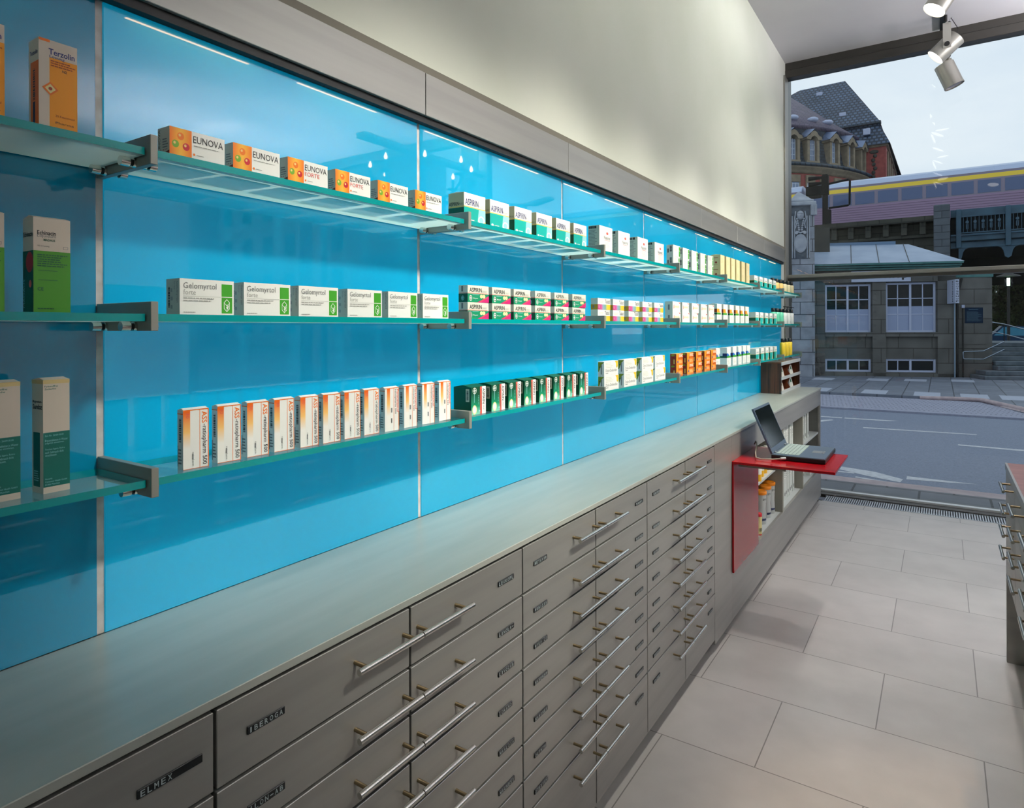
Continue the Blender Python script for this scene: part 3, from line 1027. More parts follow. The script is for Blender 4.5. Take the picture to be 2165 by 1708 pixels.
m_pastel = mat('print_pale_orange', (250, 210, 130), .5)
p = pbox('white_carton', .112, .040, .0515, WHITE, fm={'-y': m_sidew},
         front=[('t', 'Lemocin', .14, .42, .84, .66, m_pastel, 0, .02), ('p', [(.12, .32), (.18, .32), (.20, .70), (.14, .66)], m_coral), ('p', [(.76, .97), (.96, .90), (.92, .80), (.82, .86)], m_redp)],
         side=[('r', .4, .2, .62, .7, m_gray)])
row(p, [3.108, 3.250, 3.405, 3.560, 3.700], .145, ZM, 'white carton with orange script, red corner', 'of five', 'white cartons with red corner stacked in pairs', stack=1, hh=.0517)

p = pbox('tall_carton', .098, .050, .117, WHITE, fm={'-y': m_sidew},
         front=[('r', 0, .44, .82, .54, m_grn), ('r', 0, .55, .50, .74, m_oryel), ('r', .5, .55, .7, .62, m_pastel), ('lines', .2, .08, .8, .34, 4, m_sidew)],
         side=[('r', 0, .44, 1, .54, m_dgrn), ('r', .3, .55, 1, .74, m_rust)], flap=.004)
row(p, [3.957, 4.095, 4.240, 4.385, 4.510, 4.640], .12, ZM, 'tall white carton with orange and green band', 'of six', 'tall white cartons with orange-green band', yaw=0)

# ---- upper shelf
g_sun = gradmat('print_sun', [(.0, (244, 120, 10)), (.5, (254, 190, 60)), (1, (244, 120, 10))], 'y', .039)
m_ball_g = mat('print_ball_green', (120, 170, 40), .4)


def ball(a, b, m_):
    return [('c', a, b, .060, .135, m_), ('c', a - .015, b + .035, .022, .05, m_pastel)]


def vitamin(name2):
    fr = [('r', 0, 0, .385, 1, g_sun)] + ball(.19, .72, m_orp) + ball(.10, .42, m_ball_g) + ball(.285, .38, m_redp)
    fr += [('t', 'EUNOVA', .41, .60, .965, .85, m_txt)]
    if name2: fr += [('t', 'FORTE', .41, .36, .78, .54, m_coral)]
    else: fr += [('lines', .42, .47, .95, .53, 1, m_lgray)]
    fr += [('c', .425, .17, .02, .045, m_orp), ('lines', .47, .13, .62, .2, 1, m_lgray)]
    return pbox('vitamin_box', .102, .036, .048, WHITE, front=fr, fm={'-y': m_sidew},
                side=[('p', [(.30, 0), (1, 0), (1, .16), (.16, .04)], m_rust), ('t', 'EUNOVA', .06, .06, .22, .94, m_txt, 90), ('lines', .42, .25, .9, .62, 4, m_gray), ('c', .5, .2, .03, .025, m_dred), ('c', .65, .2, .03, .025, m_dred), ('c', .8, .2, .03, .025, m_dred)])


p1 = vitamin(False)
p2 = vitamin(True)
ev = [.594, .712, .832, .954, 1.080, 1.208]
for i, y in enumerate(ev):
    if i in (2, 3): o = p2 if i == 2 else dup(p2)
    else: o = p1 if i == 0 else dup(p1)
    o.location = (.163, y, ZU)
    o.rotation_euler = (0, 0, math.radians(random.uniform(-1, 1)))
    tag(o, 'white vitamin box with three coloured balls%s, %s of six from left' % (' and red second word' if i in (2, 3) else '', ORD[i]), 'box', 'vitamin boxes, upper shelf')

p = pbox('aspirin_carton', .100, .055, .079, WHITE, fm={'-y': mat('paper_beige', (196, 186, 146), .5)},
         front=[('r', 0, 0, 1, .50, m_teal), ('r', 0, .50, 1, .535, m_gold), ('p', [(.62, 0), (1, 0), (1, .50), (.68, .50)], m_lteal), ('c', .80, .13, .15, .15, WHITE), ('c', .80, .13, .10, .10, m_lteal), ('p', [(.84, 0), (1, 0), (1, .10)], m_gold),
                ('t', 'ASPIRIN', .05, .575, .66, .80, m_bl, 0, .01), ('t', 'PLUS C', .68, .57, .96, .66, m_lgray), ('c', .12, .07, .06, .05, WHITE), ('lines', .22, .04, .5, .1, 1, WHITE)],
         side=[('r', 0, 0, 1, .48, m_dgrn), ('r', 0, .49, 1, .525, m_gold), ('t', 'ASPIRIN', .04, .55, .68, .68, m_txt, 0, .02), ('t', 'PLUS C', .70, .57, .96, .63, m_txt)], flap=.003)
row(p, [1.415, 1.538, 1.668, 1.798, 1.927, 2.054], .156, ZU, 'square white and teal effervescent carton', 'of six', 'white and teal cartons, left end of the upper shelf', yaw=0)

m_lid = mat('paper_green_grey', (190, 200, 182), .5)
p = pbox('powder_box', .118, .048, .099, WHITE, fm={'-y': m_lid},
         front=[('t', 'Nuasorat', .34, .50, .84, .64, m_gray, 0, .02), ('c', .60, .74, .08, .055, m_coral), ('r', .38, .455, .82, .47, m_coral), ('lines', .4, .16, .8, .42, 5, m_sidew)],
         side=[('lines', .06, .06, .8, .84, 14, m_gray), ('r', .06, .88, .16, .98, m_txt), ('r', .2, .88, .34, .98, m_txt), ('r', .38, .88, .5, .98, m_txt), ('r', .55, .88, .74, .98, m_txt)])
row(p, [2.265, 2.440, 2.655, 2.862], [.155, .155, .15, .148], ZU, 'large white box with small red emblem', 'of four', 'large white boxes, upper shelf', yaw=0)

p = pbox('medicine_box', .100, .034, .0565, WHITE, fm={'-y': m_sidew},
         front=[('r', .80, .60, .97, .92, m_grn), ('r', .80, .06, .97, .56, m_grn), ('lines', .12, .5, .6, .9, 4, m_sidew)],
         side=[('bar', .5, .4, .8, .9, m_txt), ('lines', .15, .1, .35, .9, 1, m_txt)])
row(p, [3.110, 3.256, 3.398, 3.546, 3.682], .148, ZU, 'white box with green right edge', 'of five', 'white boxes with green edge stacked in pairs', stack=1, hh=.0567)

m_crm = mat('carton_cream', (236, 218, 168), .5)
m_crms = mat('carton_tan', (222, 198, 140), .5)
p = pbox('cream_carton', .086, .060, .071, m_crm, fm={'-y': m_crms},
         front=[('lines', .15, .3, .7, .75, 4, m_crms)],
         side=[('lines', .1, .70, .85, .80, 1, m_rust), ('c', .55, .35, .12, .09, m_rust), ('lines', .1, .14, .8, .2, 1, m_rust)], flap=.004)
row(p, [3.957, 4.083, 4.200, 4.320, 4.455, 4.580], .142, ZU, 'cream carton with small brown print', 'of six', 'cream cartons stacked in pairs', stack=1, hh=.0712, yaw=0)

# ---- bay left of the first bracket
m_paperg = mat('paper_warm', (226, 212, 196), .5)
p = pbox('lotion_box', .050, .034, .127, m_paperg, fm={'-y': m_sidew},
         front=[('r', .27, 0, 1, .80, m_oryel), ('t', 'Terzolin', .25, .835, .93, .905, m_bl, 0, .02), ('t', 'Losung', .27, .79, .66, .83, m_bl, 0, .01), ('r', 0, .97, .28, 1, m_orp),
                ('p', [(.08, .44), (.29, .36), (.50, .44), (.29, .52)], m_orp), ('p', [(.15, .44), (.29, .385), (.43, .44), (.29, .495)], m_cream), ('c', .29, .44, .05, .02, m_rust),
                ('lines', .30, .70, .95, .78, 3, m_rust), ('t', 'N2', .60, .66, .72, .69, m_txt, 0, .01), ('t', '2% Ketoconazol', .42, .13, .92, .155, m_rust), ('t', 'Pharma', .42, .05, .90, .075, m_txt)],
         side=[('r', .2, 0, 1, .74, m_orp), ('t', 'Terzolin', .15, .82, .9, .87, m_bl, 0, .02), ('bar', .45, .30, .65, .66, m_txt), ('r', .45, .02, .65, .28, m_navy)])
for i, y in enumerate([.403, .312]):
    o = p if i == 0 else dup(p)
    o.location = (.165, y, ZU); o['category'] = 'box'; o['group'] = 'lotion boxes at the left end'
    o['label'] = ['tall orange and white box at the upper left, complete one beside the first bracket', 'tall orange and white box at the upper left, cut off by the photo edge'][i]
m_dgp = mat('print_leaf_green', (70, 150, 30), .45)
p = pbox('drops_box', .048, .036, .139, m_paperg, fm={'-y': m_sidew},
         front=[('r', 0, 0, 1, .65, m_dgp), ('t', 'Echinacin', .10, .82, .60, .865, m_txt, 0, .02), ('t', 'Liquidum', .10, .785, .60, .825, m_gray), ('t', 'MADAUS', .27, .755, .58, .78, m_dgrn, 0, .02), ('t', '100 ml Losung', .10, .69, .42, .71, m_txt),
                ('r', .80, .68, .93, .71, m_gray), ('r', .81, .683, .92, .707, m_paperg), ('lines', .1, .48, .92, .62, 6, m_dgrn), ('r', .12, .34, .64, .345, m_dgrn), ('r', .12, .44, .64, .445, m_dgrn), ('t', 'CE', .10, .23, .26, .265, m_dgrn, 0, .02), ('lines', .1, .03, .6, .05, 1, m_dgrn)],
         side=[('r', 0, 0, 1, .65, m_dgrn), ('c', .65, .53, .34, .11, mat('print_flower_red', (170, 40, 40), .5)), ('c', .72, .30, .12, .04, m_coral), ('t', 'Echinacin', .08, .80, .95, .85, m_txt, 0, .02), ('t', 'MADAUS', .06, .05, .20, .35, m_lteal, 90)], flap=.004)
for i, y in enumerate([.401, .318]):
    o = p if i == 0 else dup(p)
    o.location = (.150, y, ZM); o['category'] = 'box'; o['group'] = 'green drops boxes at the left end'
    o['label'] = ['tall cream and green box at the left, complete one on the middle shelf', 'tall cream and green box at the left, cut off by the photo edge'][i]
m_petrol = mat('print_petrol', (0, 104, 92), .45)
p = pbox('tube_box', .036, .034, .170, m_paperg, fm={'-y': m_sidew},
         front=[('r', 0, .055, 1, .535, m_petrol), ('t', 'Farbstofffrei', .05, .935, .55, .95, m_petrol, 0, .01), ('t', 'Zuckerfrei', .05, .912, .48, .927, m_petrol, 0, .01), ('r', 0, .965, 1, 1, m_crms),
                ('t', 'Zul.-Nr. 26409.00.00', .06, .50, .76, .515, m_lteal), ('t', 'Brausetabletten in Wasser', .06, .455, .92, .475, m_lteal), ('t', 'aufgelost einnehmen.', .06, .43, .78, .45, m_lteal),
                ('t', 'Trocken lagern, Rohre', .06, .375, .80, .395, m_lteal), ('t', 'nach Gebrauch dicht', .06, .35, .76, .37, m_lteal), ('t', 'verschliessen.', .06, .325, .5, .345, m_lteal),
                ('t', 'Novartis', .06, .12, .32, .135, m_lteal), ('t', 'Consumer Health GmbH', .06, .095, .88, .11, m_lteal), ('t', '81366 Munchen', .06, .07, .6, .085, m_lteal)],
         side=[('r', .12, .055, .72, .535, m_petrol), ('t', 'Magnesium-', .08, .79, .92, .82, m_txt, 0, .02), ('t', 'Sandoz', .10, .74, .92, .785, m_txt, 0, .03), ('r', 0, .965, 1, 1, m_crms), ('lines', .2, .1, .66, .2, 5, m_lteal)], flap=.003)
for i, y in enumerate([.419, .355]):
    o = p if i == 0 else dup(p)
    o.location = (.133, y, ZL); o['category'] = 'box'; o['group'] = 'slim petrol boxes at the left end'
    o.rotation_euler = (0, 0, math.radians(3))
    o['label'] = ['slim cream and petrol-green box at the lower left, complete one nearest the bracket', 'slim cream and petrol-green box at the lower left, cut off by the photo edge'][i]


# ---- bottles at the window end
def bottle(x, y, z, body, label, group, pump=False, h=.078):
    t = thing('lotion_bottle', label, 'bottle', (x, y, z), group)
    mb = MB().lathe([(.94, 0), (1, .003), (1, h - .005), (.86, h), (.40, h + .002)], x, y, z, body, 24, sx=.0235, sy=.040)
    fn = lambda a, b: (x + .0240, y - .018 + .036 * a, z + h * b)
    for b0 in (.15, .62):
        put_text(mb, 'ffi', fn, .35, b0, .7, b0 + .12, m_gray, 0)
    mb.build('body', t)
    mb = MB().lathe([(.015, 0), (.016, .002), (.016, .030), (.014, .032)], x, y, z + h + .002, m_rub, 16)
    if pump:
        mb.cyl((x, y, z + h + .02), (x, y, z + h + .052), .003, m_rub, 8)
        mb.cyl((x, y, z + h + .050), (x, y, z + h + .058), .009, m_rub, 12)
        mb.cyl((x, y, z + h + .054), (x + .026, y, z + h + .050), .003, m_rub, 8)
    mb.build('pump' if pump else 'cap', t)
    return t


m_b1 = mat('bottle_amber', (250, 204, 120), .25)
m_b2 = mat('bottle_cream', (242, 226, 180), .25)
m_b3 = mat('bottle_mint', (110, 214, 176), .25)
m_b4 = mat('bottle_white', (236, 238, 236), .25)
m_b5 = mat('bottle_yellow', (240, 208, 60), .25)
for i in range(6):
    yy = 5.695 + .122 * i
    bottle(.082 + .007 * i, yy, ZU, m_b1 if i < 3 else m_b2, '%s lotion bottle with black cap on the upper shelf, %s of three' % ('amber' if i < 3 else 'cream', ORD[i % 3]), 'lotion bottles, upper shelf')
    bottle(.086 + .006 * i, yy, ZM, m_b3 if i < 3 else m_b4, '%s on the middle shelf, %s of three' % ('mint green bottle with black cap' if i < 3 else 'white bottle with black pump', ORD[i % 3]), 'lotion bottles, middle shelf', pump=i > 2, h=.098)
for i in range(3):
    bottle(.128 + .002 * i, 5.865 + .135 * i, ZL, m_b5, 'yellow lotion bottle with black cap over the walnut rack, %s of three' % ORD[i], 'yellow lotion bottles, lower shelf', h=.112)

# ---- walnut brochure rack on the worktop
t = thing('brochure_rack', 'small walnut brochure rack with pale rails on the worktop end', 'rack', (.09, 6.0, 1.016))
rx0, rx1, ry0, ry1, rz0, rz1 = .012, .172, 5.575, 6.40, 1.016, 1.262
MB().box(rx0, rx1, ry0, ry0 + .016, rz0, rz1, m_wood, .0008).build('side_panel', t)
MB().box(rx0, rx1, ry1 - .016, ry1, rz0, rz1, m_wood, .0008).build('side_panel', t)
MB().box(rx0, rx0 + .010, ry0 + .016, ry1 - .016, rz0, rz1, m_wood).build('back_panel', t)
m_wood2 = noisy('walnut_inside', (104, 52, 30), (130, 70, 40), 5.0, 0.45, 0, (4, 4, 1))
ym = 5.995
MB().extrude([(rx0 + .01, rz0 + .01), (rx1 - .004, rz0 + .01), (rx1 - .03, rz0 + .06), (rx1 - .004, rz0 + .125), (rx1 - .03, rz0 + .17), (rx1 - .002, rz1 - .005), (rx0 + .01, rz1 - .005)], lambda a, b, h: (a, h, b), ym - .006, ym + .006, m_wood2).build('divider', t, fix=True)
for z in (rz0, rz0 + .113):
    MB().box(rx0 + .01, rx1, ry0 + .016, ry1 - .016, z, z + .010, m_wood2).build('shelf_board', t)
MB().box(rx0, rx1, ry0, ry1, rz1, rz1 + .010, m_wood2).build('top_board', t)
m_rail = mat('rail_pale_metal', (206, 210, 212), .35, .2)
for z0, z1 in ((rz0 + .0, rz0 + .026), (rz0 + .112, rz0 + .138), (rz1 - .016, rz1 + .011)):
    MB().box(rx1, rx1 + .006, ry0 - .004, ry1 + .002, z0, z1, m_rail, .0006).build('front_rail', t)
m_pap = [mat('leaflet_white', (236, 236, 230), .4), mat('leaflet_rose', (236, 206, 190), .4), mat('leaflet_green', (190, 214, 170), .4), mat('leaflet_cream', (240, 228, 180), .4)]
for (yc, zb, nm) in ((5.78, rz0 + .125, 'upper left'), (6.17, rz0 + .125, 'upper right'), (5.76, rz0 + .012, 'lower left'), (6.17, rz0 + .012, 'lower right')):
    for k in range(4):
        ox = .150 - .028 * k
        hgt = .082 - .010 * (k % 2)
        lean = -.016 - .006 * k
        cols = m_pap[(0, 0, 3, 0, 1, 0, 2)[(k * 3 + int(yc * 10)) % 7]]
        mb = MB()
        mb.add([(ox, yc - .09 + .012 * k, zb), (ox, yc + .05 + .012 * k, zb), (ox + lean, yc + .03 + .02 * k, zb + hgt), (ox + lean, yc - .08 + .02 * k, zb + hgt),
                (ox - .0015, yc - .09 + .012 * k, zb), (ox - .0015, yc + .05 + .012 * k, zb), (ox + lean - .0015, yc + .03 + .02 * k, zb + hgt), (ox + lean - .0015, yc - .08 + .02 * k, zb + hgt)],
               [[0, 1, 2, 3], [4, 7, 6, 5], [0, 4, 5, 1], [3, 2, 6, 7], [0, 3, 7, 4], [1, 5, 6, 2]], cols)
        fn = lambda a, b: (ox + lean * b + .0004, yc - .08 + .012 * k + .12 * a, zb + hgt * b)
        mb.add([fn(.2, .55), fn(.75, .5), fn(.7, .8), fn(.3, .85)], [[0, 1, 2, 3]], [m_dgrn, m_coral, m_navy, m_rust][k])
        o = mb.build('brochure')
        tag(o, '%s brochure leaning in the %s bay of the walnut rack, %s from the front' % (['white', 'rose', 'green', 'cream'][m_pap.index(cols)], nm, ORD[k]), 'brochure', 'brochures in the walnut rack')

# ================================================================ ISLAND CABINET AT THE RIGHT
IX = 1.50
cols = [3.757 - .4229 * k for k in range(12)]
t = thing('island_cabinet', 'grey steel island cabinet with reddish top cut off by the right edge', 'cabinet', (1.85, 1.8, 0))
MB().box(IX, 2.20, cols[-1], 3.79, .898, .922, m_cop, .001).build('top', t)
MB().box(IX - .002, IX + .006, cols[-1], 3.792, .894, .9225, m_alu).build('edge_strip', t)
MB().box(IX + .001, 2.19, 3.768, 3.79, 0, .894, m_steel, .001).build('end_panel', t)
mb = MB().box(IX + .02, 2.18, cols[-1], 3.765, .42, .894, m_gap)
mb.build('body', t)
MB().box(IX + .004, 2.18, cols[-1], 3.765, .395, .418, m_steel).build('bottom_board', t)
for y in (1.2, -.6):
    MB().box(IX + .12, 2.18, y, y + .02, 0, .395, m_steel).build('support', t)
for c in range(11):
    y1, y0 = cols[c], cols[c + 1]
    for r in range(4):
        zt = .892 - .0925 * r
        zb = .42 if r == 3 else zt - .0905
        d = MB().box(IX, IX + .018, y0 + .002, y1 - .002, zb, zt, m_steel, .001).build('drawer', t)
        hy = (y0 + .03, y0 + .22) if c % 2 == 0 else (y0 + .03, y0 + .22)
        bar_handle(d, IX, hy[0], hy[1], zt - .020, (hy[0] + .02, hy[1] - .02), out=-.036)

# ================================================================ LAMPS
def aim(o, target):
    d = Vector(target) - o.location
    o.rotation_euler = d.to_track_quat('-Z', 'Y').to_euler()


def spot(x, y, z, target, lit, label, power=P_TRACK, size=75, col=WARMGREEN, track_z=CEIL - .018, soft=.06):
    """cylindrical spotlight; (x,y,z) is the middle of its body"""
    t = thing('spotlight', label, 'spotlight', (x, y, z), 'spotlights on the ceiling track')
    d = (Vector(target) - Vector((x, y, z))).normalized()
    c = Vector((x, y, z))
    a, b = c - d * .10, c + d * .10
    mb = MB().cyl(a, b, .072, m_lamp, 28, cap=False)
    mb.cyl(a - d * .001, a, .072, m_lamp, 28)
    mb.cyl(b - d * .016, b, .0735, m_lamp, 28, cap=False)
    mb.build('housing', t)
    MB().cyl(b - d * .012, b - d * .010, .071, m_lens if lit else m_lensoff, 28).build('lens', t)
    side = d.cross(Vector((0, 0, 1))).normalized()
    top = Vector((x, y, z + .17))
    mb = MB()
    for s_ in (-1,):
        q = c + side * s_ * .078
        u_ = (top + side * s_ * .078)
        w_ = Vector((0, 1, 0)).cross(side) if abs(side.y) < .9 else Vector((1, 0, 0))
        n_ = side.cross(Vector((0, 0, 1))).normalized()
        pts = [q - n_ * .028 - Vector((0, 0, .03)), q + n_ * .028 - Vector((0, 0, .03)), u_ + n_ * .028, u_ - n_ * .028]
        V = pts + [p_ + side * .004 for p_ in pts]
        mb.add(V, [[0, 1, 2, 3], [7, 6, 5, 4], [0, 4, 5, 1], [1, 5, 6, 2], [2, 6, 7, 3], [3, 7, 4, 0]], m_lamp)
        mb.cyl(u_ + Vector((0, 0, -.004)), top + Vector((0, 0, -.004)), .012, m_lamp, 12)
    mb.build('yoke', t)
    q = c - side * .079
    MB().cyl(q, q - side * .008, .018, m_rub, 18).build('knob', t)
    MB().cyl(top - Vector((0, 0, .012)), (x, y, track_z), .012, m_rub, 12).build('stem', t)
    MB().tube([top + Vector((0, 0, -.01)), top + d * -.05 + Vector((0, 0, .03)), a - d * .02 + Vector((0, 0, .05)), a + Vector((0, 0, .0))], .003, m_rub, 6).build('lead', t)
    if lit:
        l = bpy.data.lights.new('spot_light', 'SPOT')
        l.energy = power; l.color = col; l.spot_size = math.radians(size); l.spot_blend = .7; l.shadow_soft_size = soft
        lo = bpy.data.objects.new('spot_light', l); COL.objects.link(lo)
        lo.parent = t
        lo.location = (b + d * .012) - Vector((x, y, z))
        lo.rotation_euler = d.to_track_quat('-Z', 'Y').to_euler()
    return t


o = MB().box(1.25, 1.285, BY + .3, 6.66, CEIL - .018, CEIL, mat('track_black', (30, 32, 34), .4)).build('ceiling_track')
tag(o, 'black lighting track on the ceiling carrying the spotlights', 'track')
spot(1.268, 5.30, 3.80, (1.268 - .50, 5.30 - .20, 3.80 - .84), True, 'grey spotlight with lit lens, cut off by the top photo edge', power=26, size=80)
spot(1.290, 6.35, 3.83, (1.29 - .72, 6.35 - .08, 3.83 - .69), True, 'grey spotlight tilted left with glowing lens, in front of the sky', power=26, size=80)
spot(1.315, 6.50, 3.645, (1.315 + .36, 6.50 + .05, 3.645 - .93), False, 'unlit grey spotlight tilted right, behind and below the glowing one')
for i, (y, tx, ty, tz, pw, sz) in enumerate([(4.55, .05, 4.7, 1.5, 1.0, 40), (3.80, .05, 3.9, 1.5, 1.0, 40), (3.05, .05, 3.1, 1.5, 1.0, 40), (2.2, .05, 2.3, 1.5, 1.0, 40), (1.50, .05, 1.55, 1.5, .9, 38)]):
    spot(1.268, y, 3.86, (tx, ty, tz), True, 'grey lit spotlight on the ceiling track, %s behind the visible ones' % ORD[i], power=P_TRACK * pw, size=sz)
spot(1.95, .9, 3.86, (1.42, 2.05, 0), True, 'grey spotlight throwing warm light on the floor by the island cabinet', power=170, size=26, col=(1.0, .72, .45), track_z=CEIL)

o = MB().box(2.885, 2.92, BY + .3, 6.4, CEIL - .018, CEIL, mat('track_black', (30, 32, 34), .4)).build('ceiling_track')
tag(o, 'second black lighting track on the ceiling beyond the island', 'track')
for i, (y, ty, pw, sz) in enumerate([(5.3, 5.45, .9, 34), (4.45, 4.6, .9, 34), (3.6, 3.7, .9, 34), (2.75, 2.85, .9, 34), (1.95, 2.1, 1.0, 34), (1.2, 1.32, 1.3, 31)]):
    spot(2.90, y, 3.86, (.1, ty, 1.47), True, 'grey spotlight on the second ceiling track, %s from the window' % ORD[i], power=P_FAR * pw, size=sz, soft=.16)

for i, (y, tx, ty) in enumerate([(3.4, 1.65, 3.3), (4.79, 1.35, 4.6), (1.86, 1.85, 2.5)]):  # unseen spots added to brighten the floor
    spot(1.268, y, 3.86, (tx, ty, 0), True, 'added unseen track spotlight brightening the aisle floor, %s of three' % ORD[i], power=80, size=58, col=(1, .95, .93))

for i, (y, pw) in enumerate([(1.15, 3), (2.62, 24), (4.18, 24), (5.03, 16)]):  # lamps out of view, added to even out the upper wall's brightness
    spot(1.268, y, 3.86, (0, y + .2, 3.35), True, 'added unseen track spotlight brightening the white upper wall, %s of four' % ORD[i], power=pw, size=120, col=(.97, 1, .90))

# ceiling panels in the room behind and beside the photographer
for i, (x, y) in enumerate([(3.2, .6), (3.2, -1.8), (6.0, 1.6), (6.0, -1.6), (8.6, 1.6), (3.4, 3.4)]):
    t = thing('ceiling_light', 'square white ceiling light panel, %s in the room beyond the island' % ORD[i], 'ceiling light', (x, y, CEIL), 'ceiling light panels')
    MB().box(x - .32, x + .32, y - .32, y + .32, CEIL - .03, CEIL, m_alu, .004).build('frame', t)
    MB().box(x - .29, x + .29, y - .29, y + .29, CEIL - .034, CEIL - .029, m_panel).build('diffuser', t)
    l = bpy.data.lights.new('panel_light', 'AREA'); l.energy = P_PANEL; l.size = .58; l.color = (.96, 1, .95)
    lo = bpy.data.objects.new('panel_light', l); COL.objects.link(lo); lo.parent = t; lo.location = (0, 0, -.045)

# long uplights, out of view, added to lift the ceiling and ambient light
for i, (x, y0, y1) in enumerate([(3.3, 4.3, 6.3), (6.4, 3.6, 6.0)]):
    t = thing('added_uplight', 'added long grey uplight, unseen, brightening the ceiling beyond the island, %s' % ORD[i], 'added pendant light', (x, (y0 + y1) / 2, 3.36))
    MB().box(x - .06, x + .06, y0, y1, 3.36, 3.41, m_alu, .004).build('housing', t)
    MB().box(x - .045, x + .045, y0 + .02, y1 - .02, 3.409, 3.414, m_panel).build('diffuser', t)
    for y in (y0 + .2, y1 - .2):
        MB().cyl((x, y, 3.41), (x, y, CEIL), .003, m_chrome, 6).build('suspension_wire', t)
    l = bpy.data.lights.new('uplight', 'AREA'); l.energy = P_UP; l.shape = 'RECTANGLE'; l.size = .08; l.size_y = y1 - y0 - .05; l.color = (1, .97, 1)
    lo = bpy.data.objects.new('uplight', l); COL.objects.link(lo); lo.parent = t; lo.location = (0, 0, .06); lo.rotation_euler = (PI, 0, 0)

# chandelier, seen mirrored in the blue glass
CXc, CYc, CZc = 2.72, 4.5, 2.82
t = thing('chandelier', 'dark metal chandelier with candle bulbs, seen mirrored in the blue glass', 'chandelier', (CXc, CYc, CZc))
m_iron = mat('dark_iron', (28, 30, 34), .45, .4)
m_bulb = mat('candle_bulb', (255, 230, 190), .3, emit=(255, 226, 180), es=14)
mb = MB().cyl((CXc, CYc, CZc), (CXc, CYc, CEIL), .014, m_iron, 12)
mb.ball((CXc, CYc, CZc - .02), .06, .06, .08, m_iron)
mb.ball((CXc, CYc, CZc + .25), .04, .04, .06, m_iron)
mb.build('stem', t)
for k in range(8):
    a = 2 * PI * k / 8
    ca, sa = math.cos(a), math.sin(a)
    r_ = .46
    pts = [(CXc + ca * r_ * q, CYc + sa * r_ * q, CZc + .02 + h_) for q, h_ in ((.08, 0), (.3, -.09), (.55, -.12), (.8, -.08), (.97, 0), (1, .06))]
    arm = MB().tube(pts, .011, m_iron, 8).build('arm', t)
    e = Vector(pts[-1])
    mb = MB().lathe([(.01, 0), (.06, .01), (.062, .016), (.012, .02)], e.x, e.y, e.z, m_iron, 16)
    mb.cyl(e, e + Vector((0, 0, .11)), .013, m_iron, 12)
    mb.build('candle_holder', arm)
    MB().lathe([(.004, 0), (.014, .015), (.013, .03), (.003, .06)], e.x, e.y, e.z + .11, m_bulb, 12).build('bulb', arm)

# ================================================================ THE STREET
ANG = math.radians(20)
m_asph = noisy('wet_asphalt', (80, 92, 114), (124, 136, 158), 55, .55, 0, (1, 2.2, 1), detail=10, lo=.3, hi=.7)
m_kerb = noisy('kerb_granite', (158, 142, 146), (176, 160, 162), 8, .6)
m_pave = brick('pavement_slabs', (98, 106, 120), (112, 120, 134), (60, 66, 76), .62, .50, .012, 'yx', rough=.6, noise=(.85, 1.1), nscale=6, off=0.0)
m_tact = noisy('tactile_paving', (132, 136, 156), (146, 150, 168), 14, .7)
m_near = brick('near_pavement', (104, 108, 116), (110, 114, 122), (50, 54, 58), .55, .5, .01, 'xy', rough=.6, shift=(.3, .25))
m_line = noisy('road_paint', (172, 176, 184), (196, 200, 206), 18, .6)
rd = struct(MB().box(-60, 60, 7.66, 14.66, -.4, -.12, m_asph).build('road'))
struct(MB().box(-60, 60, 6.82, 7.44, -.3, -.03, m_near).build('pavement'), 'near pavement outside the window')
struct(MB().box(-60, 60, 7.44, 7.66, -.4, -.03, m_kerb).build('kerb'))
mb = MB().box(-60, 60, 14.66, 14.80, -.4, -.085, m_tact)
mb.box(-60, 1.9, 14.80, 17.35, -.4, -.085, m_tact)
mb.add([(1.9, 14.8, -.085), (60, 14.8, -.085), (60, 15.3, -.085), (2.6, 15.3, -.085), (2.0, 17.35, -.085), (1.9, 17.35, -.085)], [[0, 1, 2, 3, 4, 5]], m_tact)
m_dot = mat('tactile_dot', (96, 100, 116), .7)
for i in range(70):
    for j in range(9):
        x, y = -1.2 + i * .075 + (.0375 if j % 2 else 0), 15.0 + j * .26
        if x > 3.4: continue
        mb.add([(x - .013, y - .04, -.084), (x + .013, y - .04, -.084), (x + .013, y + .04, -.084), (x - .013, y + .04, -.084)], [[0, 1, 2, 3]], m_dot)
struct(mb.build('tactile_strip'))
mb = MB().box(-60, 60, 17.35, 160, -.4, -.025, m_pave)
mb.add([(2.0, 17.35, -.025), (2.75, 15.3, -.025), (60, 15.3, -.025), (60, 17.35, -.025)], [[0, 1, 2, 3]], m_pave)
mb.add([(2.0, 17.35, -.025), (2.75, 15.3, -.025), (2.75, 15.3, -.1), (2.0, 17.35, -.1)], [[0, 1, 2, 3]], m_kerb)
mb.add([(2.75, 15.3, -.025), (60, 15.3, -.025), (60, 15.3, -.1), (2.75, 15.3, -.1)], [[0, 1, 2, 3]], m_kerb)
struct(mb.build('far_pavement'))
m_pl = noisy('pale_slab', (150, 158, 176), (160, 168, 184), 10, .6)
mb = MB()
for x in (-1.6, -.35, .72, 1.62, 2.35, 3.0):
    mb.box(x, x + .52, 17.45, 18.5, -.03, -.022, m_pl)
for x in (-2.9, -2.0, -.6, .35, 1.5):
    mb.box(x, x + .55, 21.9 + .35 * x, 22.8 + .35 * x, -.03, -.022, m_pl)
mb.build('pale_slab_row')
o = bpy.data.objects['pale_slab_row']; o['kind'] = 'structure'
o = MB().tube([(.85, 17.33, -.06), (1.5, 17.35, -.045), (1.98, 17.33, -.04), (2.35, 16.35, -.04), (2.75, 15.27, -.04), (6, 15.27, -.04)], .05, m_kerb, 6).build('island_kerb')
struct(o)


def marking(poly, name='lane_marking'):
    V = [(x, y, -.1185) for x, y in poly]
    o = MB().add(V, [list(range(len(V)))], m_line).build(name, rd)
    return o


